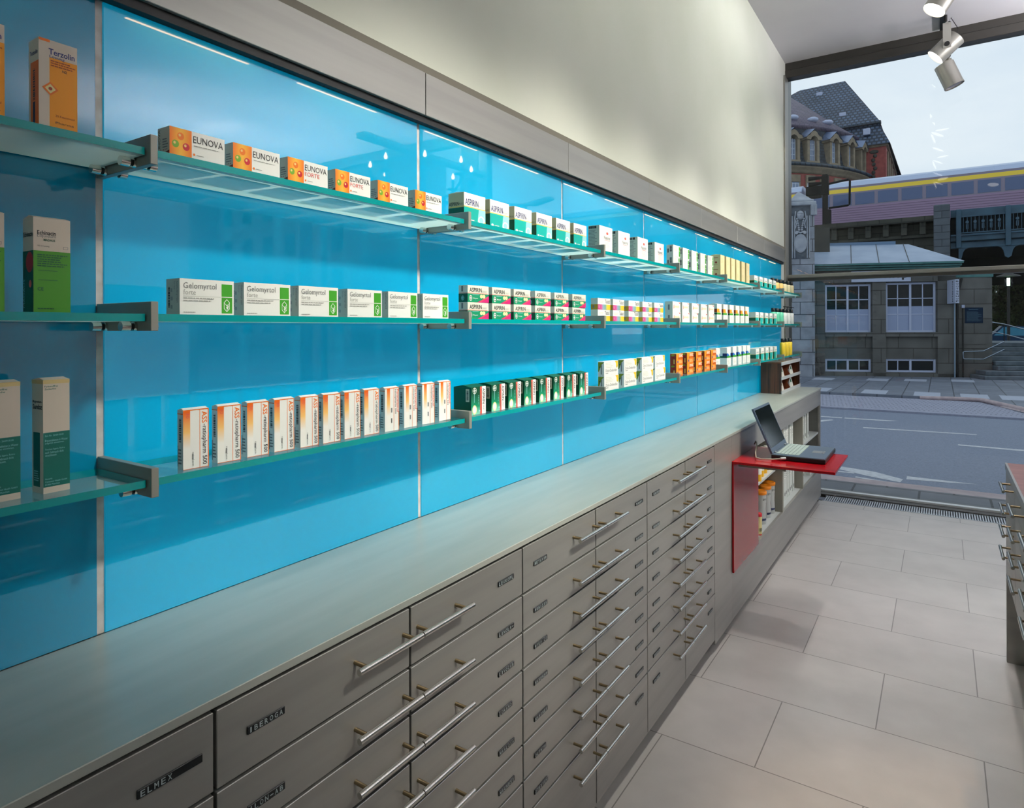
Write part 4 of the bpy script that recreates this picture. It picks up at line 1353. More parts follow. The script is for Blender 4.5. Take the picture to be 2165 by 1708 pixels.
marking([(-6, 13.40), (-.27, 13.24), (-.27, 13.36), (-6, 13.52)])
marking([(-.23, 13.24), (.45, 13.26), (.62, 13.40), (.2, 13.38), (-.23, 13.35)])
marking([(-6, 12.9), (-.62, 12.72), (-.40, 12.95), (-.36, 12.90), (-.52, 12.55), (-.75, 12.6), (-6, 12.8)])
marking([(.17, 12.15), (1.71, 12.29), (1.71, 12.37), (.17, 12.25)])
marking([(1.45, 11.08), (2.3, 11.02), (4, 10.95), (4, 11.08), (1.45, 11.18)])
marking([(-.6, 8.70), (.26, 8.66), (.6, 8.56), (.90, 8.30), (.88, 8.12), (.55, 8.28), (.2, 8.52), (-.6, 8.60)])
marking([(.0, 8.30), (.42, 8.33), (.42, 8.39), (.0, 8.38)])
marking([(.93, 8.50), (1.57, 8.46), (1.3, 8.38), (.93, 8.32)])
marking([(.45, 8.18), (.85, 8.06), (.84, 8.00), (.45, 8.12)])

# --------------------------------------- stone kiosk building (its front is turned 20 degrees)
P0 = (0.0, 23.75)
eX, eY = math.cos(ANG), math.sin(ANG)


def FL(s, h, z):
    """s along the front, h towards the viewer, z up"""
    return (P0[0] + s * eX + h * eY, P0[1] + s * eY - h * eX, z)


m_stone = brick('shell_limestone', (86, 87, 86), (98, 98, 96), (60, 58, 56), .95, .46, .012, 'xz', ang=ANG, rough=.85, noise=(.72, 1.12), nscale=2.5, off=.45, bump=.3)
m_stonel = brick('shell_limestone_pale', (134, 142, 154), (150, 156, 166), (70, 74, 82), .62, .40, .012, 'xz', ang=ANG, rough=.85, noise=(.70, 1.12), nscale=3.2, off=.4, bump=.3)
m_relief = noisy('carved_limestone', (136, 144, 156), (160, 166, 176), 4, .85)
m_wfr = mat('white_window_frame', (168, 178, 204), .5)
m_wglass = mat('dark_window_pane', (16, 22, 28), .15, 0, .2)
m_wfoil = mat('frosted_window_pane', (138, 152, 184), .4)
m_verd = noisy('verdigris', (44, 96, 98), (64, 118, 116), 5, .6)
m_roofc = noisy('roof_sheet', (128, 146, 170), (146, 162, 184), 1.4, .55, detail=6)
m_darkst = noisy('soot_dark_stone', (52, 54, 52), (70, 70, 64), 2, .9)


def wall_holes(mb, s0, s1, z0, z1, holes, h0, h1, m):
    S = sorted({s0, s1} | {a for h in holes for a in (h[0], h[1])})
    Z = sorted({z0, z1} | {a for h in holes for a in (h[2], h[3])})
    for i in range(len(S) - 1):
        for j in range(len(Z) - 1):
            cs, cz = (S[i] + S[i + 1]) / 2, (Z[j] + Z[j + 1]) / 2
            if any(h[0] < cs < h[1] and h[2] < cz < h[3] for h in holes): continue
            mb.box(S[i], S[i + 1], h0, h1, Z[j], Z[j + 1], m)


bb = thing('station_building', 'low dark stone building with white sash windows across the street', 'building', FL(0, 0, -.03))
W1 = (-1.97, -.62, 1.38, 2.92)
W2 = (-.19, 1.23, 1.38, 2.95)
B1 = (-1.97, -.62, .11, .52)
B2 = (-.19, 1.23, .11, .53)
mb = MB()
wall_holes(mb, -2.45, 1.75, -.05, 3.35, [W1, W2, B1, B2], -.5, -.10, m_stone)
# pilasters and sills standing proud
for a, b in ((-2.45, -1.99), (-.60, -.21), (1.25, 1.75)):
    mb.box(a, b, -.12, 0, -.05, 3.35, m_stone)
mb.box(-2.45, 1.75, -.12, .0, 2.97, 3.35, m_stone)
for w_ in (W1, W2):
    mb.box(w_[0] - .02, w_[1] + .02, -.12, .02, 1.24, 1.38, m_stone)
mb.box(-2.45, 1.75, -.12, .0, -.05, .08, m_stone)
mb.box(-2.45, 1.75, -3.5, -.5, -.05, 3.3, m_darkst)
mb.xf(FL).build('wall', bb)


def sash(rect, foil_z, name, cols_):
    a, b, z0, z1 = rect
    mb = MB()
    f = .06
    mb.box(a, b, -.2, -.13, z0, z0 + f, m_wfr); mb.box(a, b, -.2, -.13, z1 - f, z1, m_wfr)
    for x in (a, (a + b) / 2 - f / 2, b - f):
        mb.box(x, x + f, -.2, -.12, z0, z1, m_wfr)
    half = (b - a) / 2
    for q in range(2):
        if cols_[q] > 1:
            xm = a + half * q + half / 2
            mb.box(xm - .014, xm + .014, -.19, -.14, z0, z1, m_wfr)
    if z1 - z0 > 1:
        for zz in (z0 + (z1 - z0) * .36, z0 + (z1 - z0) * .68):
            mb.box(a, b, -.19, -.14, zz - .014, zz + .014, m_wfr)
    fr = mb.xf(FL).build(name, bb)
    MB().box(a, b, -.185, -.165, z0, z1, m_wglass).xf(FL).build('pane', fr)
    if foil_z:
        MB().box(a + .04, b - .04, -.160, -.150, z0 + .05, foil_z, m_wfoil).xf(FL).build('window_film', fr)


sash(W1, 2.12, 'window_frame', (2, 2))
sash(W2, 2.20, 'window_frame', (2, 2))
sash(B1, None, 'basement_window', (2, 2))
sash(B2, None, 'basement_window', (2, 1))
mb = MB()
for z, o_h in ((3.36, .14), (3.43, .22), (3.50, .30)):
    mb.box(-2.5, 1.78 + o_h * .25, -.3, o_h, z, z + .055, m_verd)
mb.box(-2.5, 1.78, -.3, .06, 3.33, 3.36, m_darkst)
mb.xf(FL).build('cornice', bb)
mb = MB()
V = [(-2.5, .30, 3.56), (1.88, .30, 3.56), (1.15, -2.2, 4.40), (-2.5, -2.2, 4.44), (-2.5, -3.6, 3.56), (1.88, -3.6, 3.56)]
mb.add(V, [[0, 1, 2, 3], [1, 5, 2], [5, 4, 3, 2], [0, 3, 4], [0, 4, 5, 1]], m_roofc)
for s_ in (-1.3, -.5, .35):
    a_, b_ = Vector((s_, .305, 3.562)), Vector((s_ + .62, -2.2, 4.435))
    mb.add([a_, a_ + Vector((.02, 0, .002)), b_ + Vector((.02, 0, .004)), b_], [[0, 1, 2, 3]], m_darkst)
mb.xf(FL).build('roof', bb)
MB().box(-2.0, .75, -2.55, -2.2, 4.30, 4.52, mat('ridge_blue_grey', (92, 120, 150), .5)).xf(FL).build('ridge_beam', bb)
MB().box(-2.15, -1.55, -1.9, -1.3, 3.7, 4.95, m_darkst).xf(FL).build('chimney', bb)

# hanging and wall signs
o = thing('shop_sign', 'long white sign board over the windows, half hidden by the transom', 'sign', FL(-.35, .06, 3.0))
MB().box(-1.22, .48, .02, .055, 2.98, 3.325, mat('sign_white', (172, 182, 206), .5)).xf(FL).build('board', o)
mb = MB()
put_text(mb, 'BootsShop', lambda a, b: FL(a, .0565, b), -1.14, 3.03, .40, 3.29, m_txt, 0, .04)
mb.build('lettering', o)
o = thing('projecting_sign', 'narrow white sign projecting from the stone building corner', 'sign', FL(1.6, .3, 2.25))
MB().box(1.50, 1.60, .02, .62, 2.26, 2.98, mat('sign_white', (172, 182, 206), .5)).xf(FL).build('board', o)
mb = MB()
for i, ch in enumerate('BOOTSSHOP'):
    put_text(mb, ch, lambda a, b: FL(1.498, .56 - a, b), .10, 2.89 - i * .075, .17, 2.94 - i * .075, m_txt, 0, .02)
for i, ch in enumerate('BOOTSSHOP'):
    put_text(mb, ch, lambda a, b: FL(a, .6215, b), 1.515, 2.89 - i * .075, 1.585, 2.94 - i * .075, m_txt, 0, .02)
mb.build('lettering', o)
o = MB().cyl((1.69, .06, -.03), (1.69, .06, 2.3), .022, mat('downpipe_pale', (120, 140, 160), .4, .4), 10).xf(FL).build('downpipe')
tag(o, 'thin pale downpipe under the projecting sign', 'pipe')

# stone wall with plaque, right of it
wl = thing('stone_wall', 'stone wall with verdigris cap between the building and the stairs', 'wall', FL(2.25, -.2, -.03))
mb = MB().box(1.80, 2.78, -1.5, -.12, -.05, 3.08, m_stone)
mb.box(1.80, 2.62, -.125, -.10, 1.0, 3.08, m_stone)
mb.xf(FL).build('masonry', wl)
MB().box(1.78, 2.80, -1.5, -.08, 3.08, 3.20, m_verd).xf(FL).build('cap', wl)
o = MB().box(2.03, 2.52, -.10, -.085, 1.66, 2.14, mat('plaque_blue', (10, 34, 58), .7, 0, .1)).xf(FL)
def pl(off):
    return lambda a, b: FL(2.03 + .49 * a, -.085 + off, 1.66 + .48 * b)
decals(o, [('lines', .2, .82, .8, .93, 1, mat('plaque_print', (46, 84, 108), .5)), ('lines', .1, .1, .92, .75, 11, mat('plaque_print', (46, 84, 108), .5))], lambda off: pl(off * 20))
tag(o.build('wall_plaque'), 'dark blue inscribed plaque on the stone wall', 'plaque')
o = MB().box(1.92, 2.0, -.09, -.02, 2.13, 2.22, m_wfr).xf(FL).build('wall_lamp_box'); tag(o, 'small pale box on the stone wall left of the plaque', 'box')
o = MB().tube([FL(1.96, -.05, -.03), FL(1.96, -.05, 2.13)], .022, m_black, 8).build('drainpipe'); tag(o, 'black pipe on the stone wall below the small pale box', 'pipe')
o = MB().tube([FL(1.80, -.05, -.03), FL(1.80, -.05, 2.6), FL(1.86, -.05, 2.75), FL(1.93, -.05, 3.05)], .032, m_black, 8).build('drainpipe'); tag(o, 'thick black pipe in the corner beside the projecting sign', 'pipe')
mb = MB()
rail_m = mat('handrail_steel', (150, 164, 178), .25, .9)
mb.tube([FL(2.95, .25, 1.10), FL(2.45, .10, .80), FL(1.95, .06, .78), FL(1.92, .06, .76), FL(1.92, .06, .57), FL(1.95, .06, .55), FL(2.45, .10, .55), FL(2.95, .25, .86)], .018, rail_m, 8)
for q, zz in ((2.12, .78), (2.12, .55)):
    mb.cyl(FL(q, -.12, zz), FL(q, .06, zz), .010, rail_m, 6)
tag(mb.build('handrail'), 'bent steel handrail fixed to the stone wall beside the stairs', 'handrail')

# stairs
m_step = noisy('step_stone', (62, 76, 86), (88, 100, 110), 5, .7)
st = thing('stone_stairs', 'wide stone steps rising behind the stone wall at the right', 'stairs', FL(3.6, -1.0, -.03))
for i in range(8):
    s0 = (2.15, 2.3, 2.75, 2.8, 2.8, 2.8, 2.8, 2.8)[i]
    mb = MB().box(2.82, 7.5, -4.5, .9 - .30 * i, -.05 + .135 * i, -.05 + .135 * (i + 1) - .004, m_step, .012)
    if s0 < 2.8: mb.box(s0, 2.83, -.06, .9 - .30 * i, -.05 + .135 * i, -.05 + .135 * (i + 1) - .004, m_step, .012)
    mb.xf(FL).build('step', st)
o = thing('stair_railing', 'dark double railing at the top of the stone steps', 'railing', FL(3.6, -1.6, 1.0))
mb = MB()
for dz in (0, .32):
    mb.tube([FL(2.82, -1.5, 1.35 + dz), FL(3.35, -1.5, 1.37 + dz), FL(3.62, -1.3, 1.30 + dz), FL(4.6, -.3, .88 + dz)], .018, rail_m, 8)
mb.build('rail', o)
for q, hh, zz in ((3.05, -1.5, 1.68), (3.62, -1.3, 1.62), (4.4, -.5, 1.3)):
    MB().cyl(FL(q, hh, 1.04 if hh < -1.2 else .62), FL(q, hh, zz), .016, m_black, 8).build('post', o)

# carved pillar at the left
pi = thing('carved_pillar', 'pale carved stone pillar with mask and oval shield, pyramid cap', 'pillar', FL(-2.8, .4, -.03))
mb = MB().box(-3.25, -2.40, -.4, .50, -.05, 5.0, m_stonel)
mb.box(-3.30, -2.36, -.4, .56, 3.10, 3.22, m_stonel)
mb.box(-3.25, -2.40, -.4, .50, 5.0, 5.45, m_stonel)
mb.xf(FL).build('shaft', pi)
mb = MB().box(-3.22, -2.36, -.4, .60, 5.42, 5.54, m_relief, .02)
mb.box(-3.16, -2.42, -.35, .54, 5.54, 5.62, m_relief, .02)
c_ = (-2.80, .1)
mb.add([(-3.12, -.30, 5.62), (-2.48, -.30, 5.62), (-2.48, .50, 5.62), (-3.12, .50, 5.62), (-2.80, .1, 5.96)], [[0, 1, 4], [1, 2, 4], [2, 3, 4], [3, 0, 4], [3, 2, 1, 0]], m_relief)
mb.xf(FL).build('cap', pi)
mb = MB()
for a, b in ((-3.25, -3.10), (-2.52, -2.34)):
    mb.box(a, b, .48, .60, 5.10, 5.44, m_relief, .01)
    for k in range(3):
        mb.box(a + .02 + k * .045, a + .04 + k * .045, .59, .615, 5.14, 5.40, m_relief)
for a in (-3.06, -2.99, -2.62, -2.55):
    mb.box(a - .015, a + .015, .49, .525, 3.75, 5.10, m_relief, .004)
mb.xf(FL)
mb2 = MB().box(-3.09, -2.53, .495, .502, 3.72, 5.42, noisy('relief_shade_tone', (66, 74, 84), (92, 100, 110), 5, .9)).xf(FL)  # dark panel stands in for the shade behind the carving
mb2.build('relief_shade_panel', pi)
def ell(mb, s_, z_, rs, rz, h0, h1, m_, n=24):
    mb.extrude(disc(s_, z_, rs, rz, n), lambda a, b, h: FL(a, h, b), h0, h1, m_)
ell(mb, -2.82, 4.22, .19, .30, .49, .55, m_relief)
ell(mb, -2.82, 4.22, .165, .27, .55, .565, m_relief)
for s_ in (-2.94, -2.70):
    ell(mb, s_, 4.56, .05, .05, .49, .57, m_relief, 14)
mb.tube([FL(-2.95, .53, 4.60), FL(-2.82, .55, 4.55), FL(-2.69, .53, 4.60)], .028, m_relief, 8)
p_ = FL(-2.82, .50, 5.12)
mb.ball(p_, .11, .11, .15, m_relief, 14, 10)                       # the mask
mb.ball(FL(-2.82, .60, 5.11), .022, .035, .045, m_relief, 8, 6)
mb.tube([FL(-2.90, .56, 5.17), FL(-2.82, .62, 5.18), FL(-2.74, .56, 5.17)], .018, m_relief, 6)
for sg in (-1, 1):
    for k in range(6):
        mb.ball(FL(-2.82 + sg * (.10 - .012 * k), .52, 5.0 - k * .07), .035, .035, .035, m_relief, 8, 6)
    mb.tube([FL(-2.82 + sg * .14, .51, 5.25), FL(-2.82 + sg * .17, .53, 5.0), FL(-2.82 + sg * .12, .53, 4.85), FL(-2.82 + sg * .15, .52, 4.70)], .022, m_relief, 6)
mb.build('relief', pi)
struct(MB().box(-14, -3.25, -.4, .1, -.05, 3.4, m_stone).xf(FL).build('quay_wall'))

# --------------------------------------- viaduct, bridge, train
VY = 47.0
va = thing('viaduct', 'dark stone viaduct carrying the elevated railway behind the roof', 'viaduct', (-6, VY, 0))
m_vst = brick('viaduct_stone', (62, 64, 58), (72, 72, 66), (40, 42, 40), 1.2, .5, .03, 'xz', rough=.9, noise=(.6, 1.15), nscale=.8)
mb = MB().box(-30, .9, VY + .4, VY + 12, 0, 7.9, m_vst)
mb.box(-30, .9, VY - .3, VY + 12, 7.95, 8.27, m_vst)
mb.box(-30, .9, VY - .05, VY + .5, 7.0, 7.18, m_vst)
mb.box(-30, .9, VY + .1, VY + .5, 0, 7.0, m_vst)
mb.build('masonry', va)
for k in range(14):
    x = .35 - k * .98
    MB().box(x - .16, x + .16, VY - .15, VY + .42, 7.18, 7.95, m_vst, .03).build('corbel', va)
o = MB().box(.91, 1.73, VY - .9, VY + 1.2, 0, 8.80, brick('pier_stone', (84, 92, 100), (96, 104, 112), (52, 58, 66), .9, .42, .02, 'xz', rough=.9, noise=(.7, 1.1), nscale=1), .06).build('stone_pier')
tag(o, 'tall grey stone pier between the viaduct and the steel bridge', 'pier')
br = thing('steel_bridge', 'blue-green riveted railway bridge with ornamental railing', 'bridge', (10, VY, 0))
m_bst = noisy('bridge_steel', (34, 66, 86), (48, 84, 104), 1.5, .5, .2)
m_bdk = mat('bridge_steel_dark', (10, 20, 28), .8, 0, .1)
mb = MB().box(1.76, 33, VY - .1, VY + .15, 6.25, 6.98, m_bst)
mb.box(1.76, 33, VY - .25, VY + .2, 6.92, 7.02, m_bst)
mb.box(1.76, 33, VY - .25, VY + .2, 6.56, 6.62, m_bdk)
mb.box(1.76, 33, VY - .25, VY + .2, 6.20, 6.27, m_bst)
mb.build('girder', br)
mb = MB().box(1.76, 33, VY + .4, VY + 12, 6.6, 8.15, m_bdk)
mb.box(1.76, 33, VY + .2, VY + .4, 8.10, 8.55, m_bst)
mb.build('deck', br)
for k in range(9):
    x = 2.15 + k * 2.35
    MB().box(x - .13, x + .13, VY - .32, VY - .05, 6.2, 8.5, m_bst, .02).build('post', br)
    if k:
        pass
    mb = MB()
    for sg in ((-1, 1) if k else (1,)):
        P = [(x, 6.22), (x + sg * .55, 6.22), (x + sg * .32, 6.12), (x + sg * .22, 5.95), (x + sg * .15, 5.6), (x, 5.5)]
        mb.extrude(P, lambda a, b, h: (a, h, b), VY - .2, VY + .1, m_bst)
    mb.build('arch_bracket', br, fix=True)
    ra = MB()
    ra.box(x + .13, x + 2.22, VY - .26, VY - .2, 8.02, 8.09, m_bst)
    ra.box(x + .13, x + 2.22, VY - .26, VY - .2, 7.06, 7.12, m_bst)
    for q in range(11):
        xx = x + .22 + q * .19
        ra.box(xx, xx + .025, VY - .25, VY - .21, 7.1, 8.05, m_bst)
    for q in range(5):
        xx = x + .42 + q * .38
        ra.cyl((xx - .0, VY - .26, 7.72), (xx, VY - .20, 7.72), .085, m_bst, 12)
        ra.box(xx - .06, xx + .06, VY - .25, VY - .21, 7.3, 7.6, m_bst)
    ra.build('railing_panel', br)
struct(MB().box(1.8, 33, VY + 12.1, VY + 13, 4.6, 8, m_bdk).build('bridge_abutment'))

TY = 52.0
tr = thing('train', 'elevated train with silver roof, yellow stripe and mauve ribbed side', 'train', (-6, TY + 1.3, 8.3))
m_tsil = mat('train_silver', (170, 184, 210), .35, .3)
m_trib = mat('train_mauve', (140, 118, 146), .4, .2)
m_twin = mat('train_window', (74, 92, 130), .12, .1)
m_tyel = mat('train_yellow', (240, 208, 60), .4)
m_tred = mat('train_band', (128, 120, 140), .4)
x0 = -48.0
for c in range(7):
    x1 = x0 + 13.6
    car = MB()
    car.extrude([(TY, 8.5), (TY, 11.55), (TY + .25, 11.95), (TY + .8, 12.15), (TY + 1.8, 12.15), (TY + 2.35, 11.95), (TY + 2.6, 11.55), (TY + 2.6, 8.5)], lambda a, b, h: (h, a, b), x0 + .15, x1 - .15, m_tsil)
    car = car.build('carriage_body', tr, fix=True)
    mb = MB().box(x0 + .16, x1 - .16, TY - .02, TY, 11.17, 11.45, m_tyel)
    mb.box(x0 + .16, x1 - .16, TY - .015, TY, 11.45, 11.60, m_tred)
    mb.box(x0 + .16, x1 - .16, TY - .02, TY, 10.16, 11.17, m_tred)
    mb.build('stripe', car)
    mb = MB().box(x0 + .16, x1 - .16, TY - .02, TY, 8.52, 10.16, m_trib)
    for k in range(9):
        mb.box(x0 + .16, x1 - .16, TY - .05, TY - .02, 8.7 + k * .165, 8.76 + k * .165, m_trib)
    mb.build('ribbed_side', car)
    for k in range(9):
        wx = x0 + .55 + k * 1.42
        MB().box(wx, wx + 1.2, TY - .035, TY - .02, 10.24, 11.06, m_twin).build('window', car)
    x0 = x1

# railway signal in front of the train
sg_ = thing('railway_signal', 'black railway signal mast with hooded lamps and frame', 'signal', (-5.05, VY - .2, 8.27))
SX, SY = -5.05, VY - .2
m_sig = mat('signal_black', (8, 12, 16), .7, 0, .2)
MB().box(SX - .16, SX + .16, SY - .1, SY + .1, 8.27, 11.55, m_sig).build('mast', sg_)
mb = MB().box(SX - 1.15, SX - .1, SY - .2, SY + .15, 10.25, 10.85, m_sig, .02)
mb.box(SX - .2, SX + .22, SY - .22, SY + .15, 10.2, 11.45, m_sig, .02)
mb.build('lamp_box', sg_)
for zz in (11.35, 10.98, 10.12):
    mb = MB().cyl((SX - .2, SY - .1, zz), (SX - .95, SY - .35, zz - .05), .10, m_sig, 10, r1=.14)
    mb.build('hood', sg_)
MB().tube([(SX + .2, SY, 10.9), (SX + 1.35, SY, 11.05), (SX + 1.45, SY, 10.95), (SX + 1.42, SY, 9.45), (SX + 1.3, SY, 9.38), (SX + .2, SY, 9.32)], .07, m_sig, 6).build('frame', sg_)
MB().box(SX + .0, SX + .34, SY - .25, SY + .2, 8.27, 9.2, m_sig).build('base_box', sg_)

# --------------------------------------- tiled roofs and rotunda behind
m_tile = brick('roof_tiles_slate', (62, 82, 108), (84, 106, 134), (28, 42, 60), .42, .36, .08, 'xz', rough=.45, noise=(.75, 1.15), nscale=.3, bump=.6)
m_tile2 = brick('roof_tiles_purple', (84, 78, 98), (100, 90, 108), (66, 62, 80), .35, .25, .03, 'xz', rough=.6, noise=(.8, 1.2), nscale=.8)
m_tile3 = brick('mansard_tiles', (44, 62, 78), (58, 78, 96), (26, 38, 50), .40, .30, .05, 'xz', rough=.5, noise=(.7, 1.15), nscale=.5)
m_brk = noisy('red_brick', (132, 64, 62), (152, 78, 72), 3, .85)
m_sand = noisy('sandstone_trim', (118, 108, 92), (140, 128, 108), 2, .85)
tb = thing('brick_building', 'red brick building with huge dark tiled roof and curved dormered wing behind the train', 'building', (-10, 82, 0))
MB().box(-24, -3.3, 75.2, 96, 0, 20.0, m_brk).build('wall', tb)
mb = MB().box(-24.2, -3.1, 75.0, 96.2, 19.75, 20.05, m_sand)
mb.box(-6.0, -3.15, 75.05, 75.2, 16.0, 16.5, m_sand)
for y in (76.5, 79.5, 82.5, 85.5):
    mb.box(-3.32, -3.15, y, y + .5, 14, 19.5, m_sand)
mb.build('stone_trim', tb)
for y in (77.4, 80.2, 83.0):
    MB().box(-3.32, -3.24, y, y + 1.6, 15.6, 18.8, m_wglass).build('side_window', tb)
mb = MB()
A_ = [(-24.5, 74.7, 19.9), (-2.9, 74.7, 19.9), (-2.6, 96.5, 19.9), (-24.5, 96.5, 19.9)]
B_ = [(-23.5, 75.8, 22.3), (-3.95, 75.8, 22.3), (-3.7, 95, 22.3), (-23.5, 95, 22.3)]
R_ = [(-12.4, 81.5, 29.1), (-7.65, 81.5, 29.2), (-7.65, 90, 29.2), (-12.4, 90, 29.1)]
for i in range(4):
    j = (i + 1) % 4
    mb.add([A_[i], A_[j], B_[j], B_[i]], [[0, 1, 2, 3]], m_tile)
B2_ = [(-23.5, 75.5, 22.45), (-3.85, 75.5, 22.45), (-3.6, 95.3, 22.45), (-23.5, 95.3, 22.45)]
for i in range(4):
    j = (i + 1) % 4
    mb.add([B2_[i], B2_[j], R_[j], R_[i]], [[0, 1, 2, 3]], m_tile)
mb.add(R_, [[0, 1, 2, 3]], m_tile)
mb.build('roof', tb)
MB().box(-24.3, -3.75, 75.35, 76.0, 22.25, 22.47, m_tile3).build('roof_break', tb)
for x, y, z in ((-10.1, 80.5, 27.6), (-7.4, 77.2, 23.9), (-5.0, 75.3, 21.3)):
    MB().box(x - .32, x + .32, y - .35, y + .5, z - .2, z + .45, m_wfr, .04).build('roof_light', tb)
mb = MB()
for k in range(7):
    mb.ball((-4.35 + .1 * math.sin(k * 2), 75.15, 19.3 - k * .42), .18 if k else .42, .08, .2, m_darkst, 8, 6)
mb.build('garland_relief', tb)

RC = (-21.5, 78.1)
ro = tb
MB().lathe([(16.45, 0), (16.45, 16.6)], RC[0], RC[1], 0, m_brk, 96).build('curved_wall', ro)
MB().lathe([(16.5, 16.15), (16.75, 16.3), (16.75, 16.5), (17.0, 16.6), (17.0, 16.75)], RC[0], RC[1], 0, m_sand, 96).build('stone_cornice', ro)
MB().lathe([(16.9, 16.74), (17.25, 16.86), (17.2, 17.0), (16.6, 17.25), (16.3, 17.5), (15.75, 20.7)], RC[0], RC[1], 0, m_tile3, 96).build('mansard_roof', ro)
MB().lathe([(15.6, 20.6), (16.1, 20.75), (16.1, 20.95), (14.0, 22.6), (10.5, 25.7), (6, 29.5), (1, 31.5)], RC[0], RC[1], 0, m_tile2, 96).build('cone_roof', ro)


def RP(th, r, s_, z):
    """on the rotunda: angle, radius, sideways offset"""
    a = math.radians(th)
    return (RC[0] + r * math.cos(a) - s_ * math.sin(a), RC[1] + r * math.sin(a) + s_ * math.cos(a), z)


m_wpale = mat('curtained_pane', (130, 146, 172), .2, 0, .3)
m_dome = mat('dormer_zinc', (110, 128, 160), .4, .3)
for th in (-55.5, -48.0, -40.6, -31.4, -22.6, -13.1):
    mb = MB()
    f = lambda x, y, z: RP(th, x, y, z)
    mb.box(14.5, 16.75, -.68, -.42, 17.3, 19.35, m_sand); mb.box(14.5, 16.75, .42, .68, 17.3, 19.35, m_sand)
    mb.box(14.5, 16.75, -.75, .75, 17.1, 17.35, m_sand)
    arch = [(-.9, 19.35), (-.8, 19.62), (-.5, 19.75), (-.3, 20.05), (0, 20.18), (.3, 20.05), (.5, 19.75), (.8, 19.62), (.9, 19.35), (.42, 19.3), (.3, 19.55), (0, 19.7), (-.3, 19.55), (-.42, 19.3)]
    mb.extrude(arch, lambda a, b, h: (h, a, b), 14.5, 16.9, m_sand)
    mb.xf(f)
    dm = mb.build('dormer', ro, fix=True)
    mb = MB()
    mb.add([(16.95, -.98, 19.5), (16.95, .98, 19.5), (16.95, 0, 20.35), (14.6, -.8, 19.7), (14.6, .8, 19.7), (14.9, 0, 20.8)], [[0, 2, 5, 3], [1, 4, 5, 2]], m_dome)
    mb.xf(f); mb.build('dormer_roof', dm)
    mb = MB().box(16.28, 16.34, -.42, .42, 17.35, 19.4, m_wpale)
    for a in (-.42, -.16, .10, .36):
        mb.box(16.34, 16.40, a, a + .06, 17.35, 19.45, mat('window_white', (196, 206, 222), .5))
    for zz in (17.35, 17.9, 18.45, 19.0):
        mb.box(16.34, 16.39, -.42, .42, zz, zz + .05, mat('window_white', (196, 206, 222), .5))
    mb.xf(f); mb.build('window', dm)
for th in (-53.5, -46.8, -41.1, -35.3, -29):
    f = lambda x, y, z: RP(th, x, y, z)
    mb = MB().box(16.3, 16.6, -.52, .52, 15.3, 16.0, m_sand, .05)
    mb.box(16.3, 16.55, -.52, -.38, 12.5, 15.3, m_sand); mb.box(16.3, 16.55, .38, .52, 12.5, 15.3, m_sand)
    mb.xf(f); s_o = mb.build('window_surround', ro)
    mb = MB().box(16.3, 16.5, -.38, .38, 12.5, 15.3, m_wpale)
    for a in (-.38, -.03, .32):
        mb.box(16.5, 16.54, a, a + .06, 12.5, 15.2, mat('window_white', (196, 206, 222), .5))
    for zz in (13.3, 14.2, 15.1):
        mb.box(16.5, 16.54, -.38, .38, zz, zz + .05, mat('window_white', (196, 206, 222), .5))
    mb.xf(f); mb.build('window', s_o)
for th in (-52, -44, -35, -27):
    mb = MB().ball(RP(th, 15.0, 0, 21.9), .55, .55, .28, m_wfr, 12, 6)
    mb.build('eyebrow_window', ro)

# --------------------------------------- trees, car, street lamp at the right
m_leaf = noisy('leaf_green', (34, 52, 26), (70, 92, 44), 2.0, .7)
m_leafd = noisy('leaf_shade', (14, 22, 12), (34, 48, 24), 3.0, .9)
m_bark = mat('bark', (50, 42, 34), .9)


def tree(x, y, z, rx, ry, rz, n, label, seed):
    rr = random.Random(seed)
    t = thing('tree', label, 'tree', (x, y, 0), 'trees behind the bridge')
    MB().cyl((x, y, 0), (x, y, z), .22, m_bark, 10, r1=.12).build('trunk', t)
    mb = MB()
    for k in range(n):
        while True:
            p = Vector((rr.uniform(-1, 1), rr.uniform(-1, 1), rr.uniform(-1, 1)))
            if p.length < 1 and p.length > .35: break
        c = Vector((x + p.x * rx, y + p.y * ry, z + p.z * rz))
        u = Vector((rr.uniform(-1, 1), rr.uniform(-1, 1), rr.uniform(-1, 1))).normalized()
        v_ = u.orthogonal().normalized()
        s_ = rr.uniform(.12, .24)
        mb.add([c - u * s_, c + v_ * s_ * .6, c + u * s_, c - v_ * s_ * .6], [[0, 1, 2, 3]], m_leaf)
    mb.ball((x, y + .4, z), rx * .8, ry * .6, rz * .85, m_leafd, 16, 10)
    o = mb.build('foliage', t)


tree(6.6, 61.0, 3.4, 2.3, 2.0, 3.2, 3800, 'dense green tree behind the bridge, left of the street lamp', 3)
tree(9.9, 65.2, 3.6, 2.3, 2.0, 3.4, 3800, 'dense green tree behind the bridge, right of the street lamp', 4)
tree(13.2, 61.0, 3.6, 2.3, 2.0, 3.4, 2500, 'dense green tree behind the bridge, farthest right', 5)
tree(3.4, 65.2, 3.2, 2.2, 2.0, 3.0, 2200, 'dense green tree behind the bridge, hidden by the stone wall', 6)

